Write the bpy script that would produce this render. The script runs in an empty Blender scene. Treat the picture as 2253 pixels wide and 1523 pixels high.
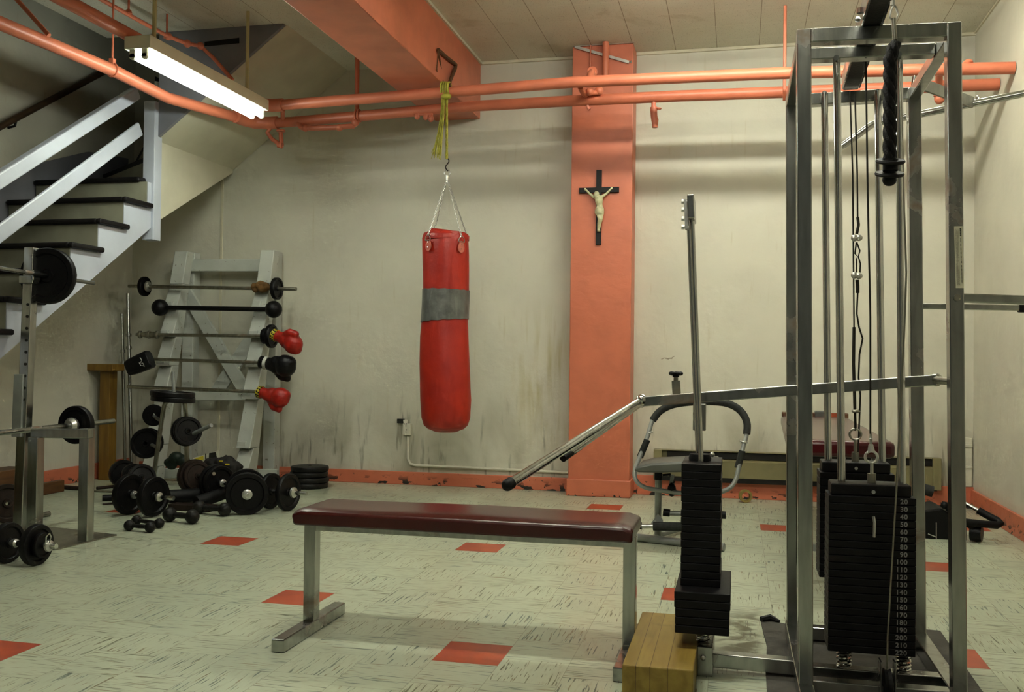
import bpy, bmesh, math, random
from mathutils import Vector as V, Matrix, Quaternion
random.seed(4)
sc = bpy.context.scene
COL = sc.collection
PI = math.pi
# ------------------------------------------------------------------ camera
FPX, YAW, PIT, ROL, H = 2131.778, .228353, .012702, .011225, 1.021482
CX, CY = 1126.5, 761.5
_fw = V((-math.sin(YAW)*math.cos(PIT), math.cos(YAW)*math.cos(PIT), math.sin(PIT)))
_r = V((math.cos(YAW), math.sin(YAW), 0)); _u = _r.cross(_fw)
RT = _r*math.cos(ROL)+_u*math.sin(ROL); UP = _u*math.cos(ROL)-_r*math.sin(ROL); FW = _fw
CAM = V((0, 0, H))
cd = bpy.data.cameras.new('camera'); cam = bpy.data.objects.new('camera', cd); COL.objects.link(cam)
cd.sensor_width = 36; cd.lens = 36*FPX/2253; cd.clip_start = .05
cam.matrix_world = Matrix(((RT.x, UP.x, -FW.x, CAM.x), (RT.y, UP.y, -FW.y, CAM.y), (RT.z, UP.z, -FW.z, CAM.z), (0, 0, 0, 1)))
sc.camera = cam
def ray(x, y): return FW+RT*((x-CX)/FPX)-UP*((y-CY)/FPX)
def F(x, y, z=0):                      # a measured point on the horizontal plane at height z
    d = ray(x, y); return CAM+d*((z-H)/d.z)
def W(x, y, Y):                        # ... on the plane parallel to the back wall
    d = ray(x, y); return CAM+d*(Y/d.y)
def S(x, y, X):                        # ... on the plane parallel to the side walls
    d = ray(x, y); return CAM+d*(X/d.x)
def PXM(p): return (p-CAM).dot(FW)/FPX  # metres per photo pixel at p
D, Z, XR, XL, YF = 7.406, 3.369, 1.628, -5.10, -2.6
T = .2286; OX, OY = -.9951, 3.1371
# ------------------------------------------------------------------ mesh builder
def frame(a):
    a = V(a).normalized(); h = V((0, 0, 1)) if abs(a.z) < .95 else V((1, 0, 0))
    u = a.cross(h).normalized(); return a, u, u.cross(a).normalized() * -1
def curve(ps, k=6, closed=False):   # smooth curve through the points
    ps = [V(p) for p in ps]; n = len(ps); out = []
    for i in range(n if closed else n-1):
        a, b, c, d = (ps[(i-1) % n], ps[i], ps[(i+1) % n], ps[(i+2) % n]) if closed else (ps[max(i-1, 0)], ps[i], ps[i+1], ps[min(i+2, n-1)])
        for j in range(k):
            t = j/k; out.append(.5*((2*b)+(c-a)*t+(2*a-5*b+4*c-d)*t*t+(3*b-a-3*c+d)*t**3))
    return out if closed else out+[ps[-1]]
class MB:
    def __init__(s): s.v = []; s.f = []; s.mi = []; s.m = 0
    def add(s, vs, fs):
        o = len(s.v); s.v += [V(p) for p in vs]
        for f in fs: s.f.append([o+i for i in f]); s.mi.append(s.m)
        return s
    def hexa(s, p):  # 8 corners: bottom 4 ccw, top 4
        return s.add(p, [(3, 2, 1, 0), (4, 5, 6, 7), (0, 1, 5, 4), (1, 2, 6, 5), (2, 3, 7, 6), (3, 0, 4, 7)])
    def box(s, x0, x1, y0, y1, z0, z1):
        return s.hexa([(x0, y0, z0), (x1, y0, z0), (x1, y1, z0), (x0, y1, z0), (x0, y0, z1), (x1, y0, z1), (x1, y1, z1), (x0, y1, z1)])
    def cbox(s, c, sx, sy, sz, R=None):
        c = V(c); R = R or Matrix.Identity(3)
        return s.hexa([c+R@V((a*sx/2, b*sy/2, k*sz/2)) for k in (-1, 1) for a, b in ((-1, -1), (1, -1), (1, 1), (-1, 1))])
    def bar(s, p, q, w, h, up=(0, 0, 1)):   # rectangular section; w across, h along up
        p, q = V(p), V(q); a = (q-p).normalized(); up = V(up); x = a.cross(up).normalized(); u = x.cross(a)
        x *= w/2; u *= h/2
        return s.hexa([p-x-u, p+x-u, q+x-u, q-x-u, p-x+u, p+x+u, q+x+u, q-x+u])
    def tube(s, pts, r, n=12, closed=False, caps=True):
        pts = [V(p) for p in pts]; k = len(pts)
        rs = r if isinstance(r, (list, tuple)) else [r]*k
        tg = []
        for i in range(k):
            a = pts[(i-1) % k] if closed or i else pts[0]; b = pts[(i+1) % k] if closed or i < k-1 else pts[-1]
            tg.append((b-a).normalized())
        _, u, w = frame(tg[0]); o = len(s.v); rows = []
        for i in range(k):
            if i:
                q = tg[i-1].rotation_difference(tg[i]); u = q @ u
            u = (u-tg[i]*u.dot(tg[i])).normalized(); w = tg[i].cross(u)
            rows.append([pts[i]+(u*math.cos(2*PI*j/n)+w*math.sin(2*PI*j/n))*rs[i] for j in range(n)])
        vs = [p for row in rows for p in row]; fs = []
        for i in range(k if closed else k-1):
            for j in range(n):
                a, b = i*n+j, i*n+(j+1) % n; c, d = ((i+1) % k)*n+(j+1) % n, ((i+1) % k)*n+j
                fs.append((a, b, c, d))
        if caps and not closed:
            fs.append(tuple(range(n))[::-1]); fs.append(tuple((k-1)*n+j for j in range(n)))
        return s.add(vs, fs)
    def lathe(s, prof, o=(0, 0, 0), ax=(0, 0, 1), n=32, close=False):   # prof: (radius, height)
        a, u, w = frame(ax); w = a.cross(u); o = V(o); k = len(prof)
        vs = [o+a*h+(u*math.cos(2*PI*j/n)+w*math.sin(2*PI*j/n))*max(r, 1e-5) for r, h in prof for j in range(n)]
        fs = [(i*n+j, i*n+(j+1) % n, ((i+1) % k)*n+(j+1) % n, ((i+1) % k)*n+j) for i in range(k if close else k-1) for j in range(n)]
        if not close:
            fs.append(tuple(range(n))[::-1]); fs.append(tuple((k-1)*n+j for j in range(n)))
        return s.add(vs, fs)
    def sph(s, c, r, sc3=(1, 1, 1), n=20, R=None):
        c = V(c); R = R or Matrix.Identity(3); m = n//2; vs = [c+R@V((0, 0, -r*sc3[2]))]; fs = []
        for i in range(1, m):
            t = PI*i/m-PI/2
            vs += [c+R@V((r*sc3[0]*math.cos(t)*math.cos(2*PI*j/n), r*sc3[1]*math.cos(t)*math.sin(2*PI*j/n), r*sc3[2]*math.sin(t))) for j in range(n)]
        vs.append(c+R@V((0, 0, r*sc3[2])))
        for j in range(n):
            fs.append((0, 1+(j+1) % n, 1+j)); fs.append((len(vs)-1, 1+(m-2)*n+j, 1+(m-2)*n+(j+1) % n))
            for i in range(m-2):
                a = 1+i*n; fs.append((a+j, a+(j+1) % n, a+n+(j+1) % n, a+n+j))
        return s.add(vs, fs)
    def prism(s, poly, vec):
        p = [V(q) for q in poly]; vec = V(vec); k = len(p)
        nrm = sum(((p[i]-p[0]).cross(p[(i+1) % k]-p[0]) for i in range(k)), V((0, 0, 0)))
        if nrm.dot(vec) > 0: p = p[::-1]
        return s.add(p+[q+vec for q in p], [tuple(range(k)), tuple(range(2*k-1, k-1, -1))]+[(i, k+i, k+(i+1) % k, (i+1) % k) for i in range(k)])
    def ring(s, c, ax, R, r, n=20, m=8):
        a, u, w = frame(ax); w = a.cross(u); c = V(c)
        return s.tube([c+(u*math.cos(2*PI*j/n)+w*math.sin(2*PI*j/n))*R for j in range(n)], r, m, closed=True)
    def helix(s, p, q, R, r, turns, n=14, m=6):
        p, q = V(p), V(q); a, u, w = frame(q-p); w = a.cross(u); k = int(turns*n)
        return s.tube([p.lerp(q, i/k)+(u*math.cos(2*PI*i/n)+w*math.sin(2*PI*i/n))*R for i in range(k+1)], r, m)
ORG = {}
def build(mb, name, mats, parent=None, org=V((0, 0, 0)), smooth=40, bev=0, uv=None):
    me = bpy.data.meshes.new(name); org = V(org)
    me.from_pydata([tuple(p-org) for p in mb.v], [], mb.f)
    if not isinstance(mats, (list, tuple)): mats = [mats]
    for m in mats: me.materials.append(m)
    me.polygons.foreach_set('material_index', mb.mi)
    bm = bmesh.new(); bm.from_mesh(me); bmesh.ops.recalc_face_normals(bm, faces=bm.faces[:]); bm.to_mesh(me); bm.free()
    if smooth:
        me.polygons.foreach_set('use_smooth', [True]*len(me.polygons)); me.set_sharp_from_angle(angle=math.radians(smooth))
    o = bpy.data.objects.new(name, me); COL.objects.link(o)
    if bev:
        b = o.modifiers.new('bevel', 'BEVEL'); b.width = bev; b.segments = 2; b.limit_method = 'ANGLE'; b.angle_limit = math.radians(40)
    if parent: o.parent = parent
    ORG[o.name] = org
    return o
def tag(o, label, cat, group=None, kind=None):
    o['label'] = label; o['category'] = cat
    if group: o['group'] = group
    if kind: o['kind'] = kind
    return o
def struct(mb, name, mats, **k):
    o = build(mb, name, mats, **k); o['kind'] = 'structure'; return o
def thing(name, label, cat, loc=(0, 0, 0), group=None):
    o = bpy.data.objects.new(name, None); COL.objects.link(o); o.empty_display_size = .05
    o.location = V(loc); ORG[o.name] = V(loc); return tag(o, label, cat, group)
def part(t, name, mb, mats, label=None, **k):   # world-space mesh under its (unrotated) thing or part
    o = build(mb, name, mats, t, ORG[t.name], **k)
    if label: o['label'] = label
    return o
def lpart(t, name, mb, mats, label=None, **k):  # local-space mesh
    o = build(mb, name, mats, t, V((0, 0, 0)), **k)
    if label: o['label'] = label
    return o
def solo(name, mb, mats, label, cat, loc, group=None, **k):
    o = build(mb, name, mats, None, V(loc), **k); o.location = V(loc); return tag(o, label, cat, group)
def dup(o, loc=None, quat=None, label=None, parent=None):
    c = o.copy(); COL.objects.link(c)
    if parent: c.parent = parent
    else: c.location = V(loc)
    if quat is not None: c.rotation_mode = 'QUATERNION'; c.rotation_quaternion = quat
    if label: c['label'] = label
    for ch in list(o.children): dup(ch, parent=c)
    return c
def aim(o, axis, spin=0):   # turn the local X axis to 'axis'
    o.rotation_mode = 'QUATERNION'; o.rotation_quaternion = V(axis).to_track_quat('X', 'Z') @ Quaternion((1, 0, 0), spin); return o
# ------------------------------------------------------------------ materials
class Nd:
    def __init__(s, name):
        s.mat = bpy.data.materials.new(name); s.mat.use_nodes = True; s.t = s.mat.node_tree; s.b = s.t.nodes['Principled BSDF']; s.c = None
    def n(s, ty, **k):
        nd = s.t.nodes.new(ty)
        for a, b in k.items():
            if a.startswith('i_'): s.put(nd.inputs[a[2:].replace('_', ' ')], b)
            else: setattr(nd, a, b)
        return nd
    def put(s, sock, v):
        if hasattr(v, 'is_linked'): s.t.links.new(v, sock)
        elif isinstance(v, (tuple, list)) and len(v) == 3 and sock.type == 'RGBA': sock.default_value = (*v, 1)
        else: sock.default_value = v
    def m(s, op, a, b=0., c=0.):
        nd = s.n('ShaderNodeMath', operation=op)
        for i, x in enumerate((a, b, c)): s.put(nd.inputs[i], x)
        return nd.outputs[0]
    def mix(s, f, a, b, bt='MIX'):
        nd = s.n('ShaderNodeMix', data_type='RGBA', blend_type=bt)
        s.put(nd.inputs['Factor'], f); s.put(nd.inputs[6], a); s.put(nd.inputs[7], b); return nd.outputs[2]
    def step(s, v, a, b):
        nd = s.n('ShaderNodeMapRange', interpolation_type='SMOOTHSTEP'); s.put(nd.inputs[0], v); nd.inputs[1].default_value = a; nd.inputs[2].default_value = b; return nd.outputs[0]
    def noise(s, scale, vec=None, det=4, dist=0):
        nd = s.n('ShaderNodeTexNoise'); nd.inputs['Scale'].default_value = scale; nd.inputs['Detail'].default_value = det; nd.inputs['Distortion'].default_value = dist
        if vec is not None: s.put(nd.inputs['Vector'], vec)
        return nd.outputs['Fac']
    def obj(s): return s.n('ShaderNodeTexCoord').outputs['Object']
    def xyz(s, v): return s.n('ShaderNodeSeparateXYZ', i_Vector=v).outputs
    def vec(s, x, y, z=0.):
        nd = s.n('ShaderNodeCombineXYZ')
        for i, a in enumerate((x, y, z)): s.put(nd.inputs[i], a)
        return nd.outputs[0]
    def vmul(s, v, k):
        nd = s.n('ShaderNodeVectorMath', operation='MULTIPLY'); s.put(nd.inputs[0], v); nd.inputs[1].default_value = k; return nd.outputs[0]
    def bump(s, h, st, dist=.01):
        nd = s.n('ShaderNodeBump'); nd.inputs['Strength'].default_value = st; nd.inputs['Distance'].default_value = dist; s.put(nd.inputs['Height'], h); s.put(s.b.inputs['Normal'], nd.outputs[0])
    def fin(s, col, rough=.5, metal=0.):
        s.put(s.b.inputs['Base Color'], col); s.put(s.b.inputs['Roughness'], rough); s.put(s.b.inputs['Metallic'], metal); return s.mat
def simple(name, c, rough=.5, metal=0., var=.25, scale=14, bump=0., bscale=80, c2=None, thr=None):
    d = Nd(name); n = d.noise(scale, d.obj(), 6)
    c2 = c2 or tuple(x*(1-var) for x in c)
    f = d.step(n, *(thr or (.35, .7)))
    if bump: d.bump(d.noise(bscale, d.obj(), 3), bump, .004)
    if max(c) < .04: d.b.inputs['Specular IOR Level'].default_value = .22
    return d.fin(d.mix(f, c, c2), rough, metal)
SALMON = (.60, .168, .088); CREAM = (.61, .59, .485); BLUE = (.47, .50, .58)
def wallmat(name, yellow=True, dirt=1.):
    d = Nd(name); p = d.obj(); x, y, z = d.xyz(p)[0:3]
    base = d.mix(d.step(d.noise(2.2, p, 5), .3, .75), CREAM, tuple(c*.9 for c in CREAM))
    low = d.step(z, .95, .1)
    g = d.m('MULTIPLY', d.step(d.noise(3.2, d.vmul(p, (1, 1, .45)), 9, .6), .42, .70), d.m('MULTIPLY', low, .62*dirt))
    g2 = d.m('MULTIPLY', d.step(d.noise(26, d.vmul(p, (1, 1, .13)), 7, .3), .58, .72), d.step(z, .95, .15))
    c = d.mix(g, base, (.21, .19, .11)); c = d.mix(d.m('MULTIPLY', g2, .62*dirt), c, (.10, .085, .05))
    if yellow:   # yellow damp stain left of the pillar
        a = d.m('MULTIPLY', d.step(d.m('ABSOLUTE', d.m('ADD', x, 1.42)), .42, .05), d.step(d.m('ABSOLUTE', d.m('SUBTRACT', z, .85)), .75, .1))
        a = d.m('MULTIPLY', a, d.step(d.noise(5, d.vmul(p, (3.6, 1, .45)), 8, .4), .40, .72)); c = d.mix(d.m('MULTIPLY', a, .75), c, (.38, .33, .14))
        # peeled paint flake
        q = d.m('MULTIPLY', d.step(d.m('ABSOLUTE', d.m('ADD', d.m('SUBTRACT', z, 1.04), d.m('MULTIPLY', d.m('SUBTRACT', d.noise(18, p), .5), .09))), .008, .002), d.step(d.m('ABSOLUTE', d.m('ADD', x, .51)), .055, .045))
        c = d.mix(q, c, (.28, .24, .17))
    up = d.m('MULTIPLY', d.step(d.noise(30, d.vmul(p, (1, 1, .12)), 5), .60, .80), .35); c = d.mix(up, c, (.42, .36, .22))
    d.bump(d.noise(9, p, 5), .25, .02)
    return d.fin(c, .55)
def chipped(name, zmax=.16):
    d = Nd(name); p = d.obj(); z = d.xyz(p)[2]
    n = d.noise(11, d.vmul(p, (1, 1, 1.8)), 3, .3); n2 = d.noise(34, p, 2)
    f = d.m('MULTIPLY', d.step(n, .57, .59), d.step(z, zmax*.55, zmax*.1)); f2 = d.m('MULTIPLY', d.step(n2, .68, .70), d.step(z, zmax, zmax*.6))
    c = d.mix(d.step(d.noise(6, p), .3, .8), SALMON, tuple(a*.85 for a in SALMON))
    c = d.mix(d.m('MAXIMUM', f, f2), c, (.02, .017, .014)); d.bump(n, .2, .01); return d.fin(c, .42)
def floormat():
    d = Nd('vinyl_floor_tile'); uv = d.n('ShaderNodeUVMap').outputs[0]; u, v, _ = d.xyz(uv)[0:3]
    fu, fv = d.m('FLOOR', u), d.m('FLOOR', v)
    par = d.m('ABSOLUTE', d.m('MODULO', d.m('ADD', fu, fv), 2.)); par = d.m('GREATER_THAN', par, .5)
    a = d.m('ADD', d.m('MULTIPLY', u, par), d.m('MULTIPLY', v, d.m('SUBTRACT', 1., par)))
    b = d.m('ADD', d.m('MULTIPLY', v, par), d.m('MULTIPLY', u, d.m('SUBTRACT', 1., par)))
    off = d.m('ADD', d.m('MULTIPLY', fu, 3.17), d.m('MULTIPLY', fv, 7.31))
    v1 = d.vec(d.m('MULTIPLY', a, 1.7), d.m('MULTIPLY', b, 30.), off); v2 = d.vec(d.m('MULTIPLY', a, 1.8), d.m('MULTIPLY', b, 26.), d.m('ADD', off, 9.)); v3 = d.vec(d.m('MULTIPLY', a, 3.), d.m('MULTIPLY', b, 16.), d.m('ADD', off, 4.))
    wn = d.n('ShaderNodeTexWhiteNoise', noise_dimensions='3D'); d.put(wn.inputs['Vector'], d.vec(fu, fv, 1.)); rnd = wn.outputs['Value']
    c = d.mix(rnd, (.43, .475, .358), (.48, .522, .39))
    c = d.mix(d.m('MULTIPLY', d.step(d.noise(1., v3, 3), .50, .72), .5), c, (.35, .36, .25))
    c = d.mix(d.m('MULTIPLY', d.step(d.noise(1., v1, 2), .615, .65), .95), c, d.mix(d.step(rnd, .4, .6), (.07, .105, .085), (.10, .105, .045)))
    c = d.mix(d.m('MULTIPLY', d.step(d.noise(1., v2, 2), .645, .685), .85), c, (.17, .115, .035))
    p = d.obj(); g = d.step(d.noise(1.3, p, 8, .5), .52, .85); c = d.mix(d.m('MULTIPLY', g, .35), c, (.30, .27, .15))
    # scuffed dirt beside the torn mat under the machine
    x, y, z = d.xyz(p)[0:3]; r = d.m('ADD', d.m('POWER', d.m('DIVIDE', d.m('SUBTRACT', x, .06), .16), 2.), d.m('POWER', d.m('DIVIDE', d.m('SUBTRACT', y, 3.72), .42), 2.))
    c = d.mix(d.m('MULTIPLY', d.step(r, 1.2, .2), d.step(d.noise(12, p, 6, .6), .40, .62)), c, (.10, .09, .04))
    ju = d.m('GREATER_THAN', d.m('ABSOLUTE', d.m('SUBTRACT', d.m('FRACT', u), .5)), .494); jv = d.m('GREATER_THAN', d.m('ABSOLUTE', d.m('SUBTRACT', d.m('FRACT', v), .5)), .494)
    c = d.mix(d.m('MULTIPLY', d.m('MAXIMUM', ju, jv), .55), c, (.17, .16, .09)); d.bump(d.noise(5, p, 3), .12, .01)
    return d.fin(c, d.m('ADD', .32, d.m('MULTIPLY', g, .25)))
def ceilmat():
    d = Nd('ceiling_tile'); p = d.obj(); x, y, z = d.xyz(p)[0:3]; t = .305
    ju = d.m('GREATER_THAN', d.m('ABSOLUTE', d.m('SUBTRACT', d.m('FRACT', d.m('DIVIDE', d.m('ADD', x, 30.5-.14), t)), .5)), .492)
    jv = d.m('GREATER_THAN', d.m('ABSOLUTE', d.m('SUBTRACT', d.m('FRACT', d.m('DIVIDE', d.m('ADD', y, 30.5-6.92), t)), .5)), .494)
    c = d.mix(d.step(d.noise(1.8, p, 6), .3, .8), (.68, .665, .565), (.61, .585, .475))
    c = d.mix(d.m('MULTIPLY', d.step(d.noise(170, p, 1), .66, .72), .8), c, (.14, .12, .06))
    st = d.m('MULTIPLY', d.step(d.noise(1.6, p, 7, 1.), .60, .74), .4); c = d.mix(st, c, (.27, .21, .09))
    c = d.mix(d.m('MULTIPLY', ju, .75), c, (.16, .12, .06)); c = d.mix(d.m('MULTIPLY', d.m('MULTIPLY', jv, d.step(d.noise(.9, p, 2), .40, .55)), .7), c, (.80, .78, .66)); return d.fin(c, .8)
def steelmat(name, c=(.43, .435, .41), rough=.22, rust=.585, rc=(.16, .075, .02)):
    d = Nd(name); p = d.obj(); n = d.noise(4.5, p, 7, .4)
    f = d.m('MULTIPLY', d.step(n, rust, rust+.16), .8); s = d.noise(40, d.vmul(p, (1, 1, .15)), 4)
    col = d.mix(d.step(s, .35, .7), c, tuple(a*.78 for a in c)); col = d.mix(f, col, rc)
    return d.fin(col, d.m('ADD', rough, d.m('MULTIPLY', f, .35)), d.m('SUBTRACT', 1., d.m('MULTIPLY', f, .7)))
def woodmat(name, a, b, axis=0, rough=.5, sc_=9):
    d = Nd(name); k = [sc_*2.5]*3; k[axis] = sc_*.35; n = d.noise(1., d.vmul(d.obj(), tuple(k)), 8, .8)
    c = d.mix(d.step(n, .3, .72), a, b); c = d.mix(d.m('MULTIPLY', d.step(d.noise(5, d.obj(), 6), .6, .75), .5), c, tuple(x*.45 for x in b)); d.bump(n, .2, .004); return d.fin(c, rough)
def emit(name, c, st):
    d = Nd(name); d.put(d.b.inputs['Emission Color'], c); d.b.inputs['Emission Strength'].default_value = st; return d.fin(c, .4)
MT = {}
MT['wall_b'] = wallmat('stained_cream_wall'); MT['wall'] = wallmat('cream_wall', False, .12)
MT['floor'] = floormat(); MT['red_tile'] = simple('red_vinyl_tile', (.42, .066, .022), .35, 0, .3, 9, c2=(.33, .052, .024)); MT['ceil'] = ceilmat()
MT['salmon'] = simple('salmon_paint', SALMON, .42, 0, .16, 5, .25, 16); MT['salmon_chip'] = chipped('chipped_salmon_paint')
MT['salmon_pillar'] = chipped('salmon_pillar_paint', .045)
MT['plaster'] = simple('cream_plaster', (.60, .57, .44), .65, 0, .14, 3, .15, 10)
MT['blue'] = simple('pale_blue_paint', BLUE, .4, 0, .12, 4, .2, 30); MT['slate'] = simple('slate_blue_paint', (.20, .20, .225), .5, 0, .15, 4)
MT['riser'] = simple('olive_riser_paint', (.30, .295, .215), .55, 0, .2, 6); MT['tread'] = simple('black_rubber_tread', (.007, .006, .006), .5, 0, .3, 30)
MT['rail_wood'] = woodmat('dark_rail_wood', (.06, .032, .012), (.03, .016, .007), 1)
MT['steel'] = steelmat('worn_chrome_steel'); MT['chrome'] = steelmat('chrome', (.68, .68, .65), .16, .72); MT['dull'] = steelmat('dull_bar_steel', (.36, .35, .29), .38, .58, (.11, .07, .025))
MT['galv'] = simple('galvanised_metal', (.62, .62, .58), .35, .9, .2, 30)
MT['iron'] = simple('black_cast_iron', (.004, .0037, .004), .42, .0, .4, 25, .25, 160); MT['iron_old'] = simple('worn_grey_iron', (.015, .0145, .0125), .42, .1, .4, 25, .3, 140); MT['iron_brown'] = simple('rusty_iron', (.028, .018, .013), .5, .1, .4, 22, .3, 120)
MT['rubber'] = simple('black_rubber', (.005, .005, .005), .55, 0, .3, 40); MT['foam'] = simple('grey_foam', (.035, .037, .034), .8, 0, .3, 60, .3, 300)
MT['stack'] = simple('black_stack_paint', (.0035, .003, .0035), .5, 0, .3, 20, .15, 60); MT['mat'] = simple('worn_rubber_mat', (.062, .056, .043), .75, 0, .45, 8, .4, 50)
MT['bag'] = simple('red_bag_vinyl', (.39, .013, .002), .46, 0, .2, 7, .5, 26, c2=(.32, .008, .002)); MT['tape'] = simple('grey_duct_tape', (.17, .175, .16), .36, .3, .35, 12, .6, 30)
MT['patch'] = simple('faded_red_patch', (.52, .12, .08), .5, 0, .2, 40); MT['bagbase'] = simple('worn_bag_seam', (.32, .03, .018), .55, 0, .4, 30)
def vinyl():
    d = Nd('burgundy_vinyl'); p = d.obj(); n = d.noise(3.2, p, 6, .3)
    c = d.mix(d.step(n, .45, .72), (.046, .005, .0048), (.068, .013, .009)); d.bump(d.noise(60, p, 3), .12, .003); return d.fin(c, .26)
MT['vinyl'] = vinyl(); MT['pad'] = simple('faded_maroon_vinyl', (.075, .008, .010), .22, 0, .3, 5)
MT['yellow_wood'] = woodmat('yellow_varnished_wood', (.30, .205, .036), (.21, .130, .020), 1); MT['post_wood'] = woodmat('amber_post_wood', (.21, .115, .014), (.15, .075, .009), 2); MT['brown_wood'] = woodmat('brown_board', (.13, .055, .018), (.07, .03, .011), 1)
def white_paint():
    d = Nd('chipped_white_paint'); p = d.obj(); c = d.mix(d.step(d.noise(4, p, 5), .3, .75), (.53, .55, .50), (.44, .46, .41))
    c = d.mix(d.m('MULTIPLY', d.step(d.noise(38, p, 4), .66, .72), .8), c, (.14, .11, .07)); d.bump(d.noise(14, p, 4), .3, .006); return d.fin(c, .55)
MT['white'] = white_paint()
MT['grey_tube'] = simple('grey_powder_coat', (.30, .315, .295), .36, .25, .15, 12); MT['grey_seat'] = simple('grey_seat_vinyl', (.095, .10, .088), .5, 0, .2, 10)
MT['black_wood'] = simple('black_cross_paint', (.010, .009, .008), .45); MT['ivory'] = simple('ivory_cast', (.56, .55, .33), .45, 0, .2, 60)
MT['glove_red'] = simple('red_glove_leather', (.42, .012, .005), .42, 0, .35, 18, .4, 40); MT['glove_black'] = simple('black_glove_leather', (.006, .006, .0065), .36, 0, .3, 20, .3, 40)
MT['yellow'] = simple('yellow_label', (.62, .50, .03), .5, 0, .15, 60); MT['ink'] = simple('black_print', (.02, .02, .015), .6); MT['white_print'] = simple('white_print', (.60, .60, .55), .5); MT['num'] = simple('cast_number_paint', (.27, .265, .25), .5)
MT['rope_y'] = simple('yellow_nylon_rope', (.40, .37, .035), .7, 0, .35, 60, .5, 200); MT['rope_b'] = simple('brown_strap', (.12, .052, .016), .8, 0, .4, 60, .4, 200); MT['rope_k'] = simple('black_rope', (.0055, .005, .005), .7, 0, .3, 80, .5, 260)
MT['sponge'] = simple('brown_cloth', (.17, .085, .02), .9, 0, .4, 30, .6, 60); MT['lamp_body'] = simple('lamp_housing_enamel', (.74, .73, .58), .45, 0, .10, 6); MT['rod_cream'] = simple('cream_rod_paint', (.56, .52, .27), .5, 0, .1)
MT['heater'] = simple('heater_enamel', (.22, .195, .095), .4, .0, .2, 5); MT['heater_dark'] = simple('heater_slot', (.012, .011, .009), .6); MT['outlet'] = simple('outlet_plastic', (.62, .59, .48), .4, 0, .08); MT['cable'] = simple('cable_black', (.018, .017, .012), .5)
MT['olive'] = simple('tape_roll', (.27, .20, .05), .5); MT['paper'] = simple('printed_paper', (.60, .58, .44), .6, 0, .1); MT['bag_cloth'] = simple('dark_bag_cloth', (.020, .018, .016), .7, 0, .3, 25, .5, 30); MT['green_cloth'] = simple('dark_green_glove', (.020, .032, .022), .5, 0, .4, 20, .4, 40)
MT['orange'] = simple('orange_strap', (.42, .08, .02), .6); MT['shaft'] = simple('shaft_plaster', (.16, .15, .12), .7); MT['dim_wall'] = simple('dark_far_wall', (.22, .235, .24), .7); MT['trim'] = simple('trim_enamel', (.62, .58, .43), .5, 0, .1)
# ------------------------------------------------------------------ room shell
b = MB(); uvs = []
reds = {0: [0], -8: [7.01], -4: [2.39], -2: [7.94], 3: [4.56], 5: [12.74], 8: [8.66], -7: [-1.8], 7: [1.72], 10: [14.34]}
reds[0].append(15.05)
q = F(250, 1121); reds[-13] = [(q.y-OY)/T-.5]
for i in range(-19, 12):
    x0, x1 = OX+i*T, OX+(i+1)*T
    x0 = max(x0, XL-.02); x1 = min(x1, XR+.02)
    if x1 <= x0: continue
    rr = sorted(reds.get(i, [])); sh = rr[0] % 1 if rr else (i*.37) % 1
    cuts = [YF-.02]
    for r in rr: cuts += [OY+r*T, OY+(r+1)*T]
    cuts.append(D+.02)
    for k in range(len(cuts)-1):
        b.m = k % 2; y0, y1 = cuts[k], cuts[k+1]
        b.add([(x0, y0, 0), (x1, y0, 0), (x1, y1, 0), (x0, y1, 0)], [(0, 1, 2, 3)])
        uvs.append([((x-OX)/T+40, (y-OY)/T-sh+40) for x, y in ((x0, y0), (x1, y0), (x1, y1), (x0, y1))])
fl = struct(b, 'floor', [MT['floor'], MT['red_tile']], smooth=0)
ul = fl.data.uv_layers.new(name='UVMap')
for p_ in fl.data.polygons:
    for li in p_.loop_indices:
        co = fl.data.vertices[fl.data.loops[li].vertex_index].co; sh = None
        src = uvs[p_.index]; best = min(range(4), key=lambda k: abs(b.v[p_.index*4+k].x-co.x)+abs(b.v[p_.index*4+k].y-co.y)); ul.data[li].uv = src[best]
ZS = 4.7    # the stairwell rises above the ceiling
b = MB().box(XL-.1, XR+.1, D, D+.1, -.1, Z+.1).box(XL-.1, -3.0, D, D+.1, Z+.1, ZS); struct(b, 'wall_back', MT['wall_b'], smooth=0)
struct(MB().box(XR, XR+.1, YF-.1, D, -.1, Z+.1), 'wall_right', MT['wall'], smooth=0)
struct(MB().box(XL-.1, XL, YF-.1, D, -.1, ZS), 'wall_left', MT['wall'], smooth=0)
struct(MB().box(XL, XR, YF-.1, YF, -.1, ZS), 'wall_front', MT['dim_wall'], smooth=0)
b = MB().box(-4.58, XR, YF, 6.3, Z, Z+.22).box(-3.15, XR, 6.3, D, Z, Z+.22); struct(b, 'ceiling', MT['ceil'], smooth=0)
b = MB().box(XL, -2.9, YF, D, ZS, ZS+.1).box(-3.0, -2.9, YF, D, Z+.22, ZS); struct(b, 'wall_stairwell', MT['shaft'], smooth=0)
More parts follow.
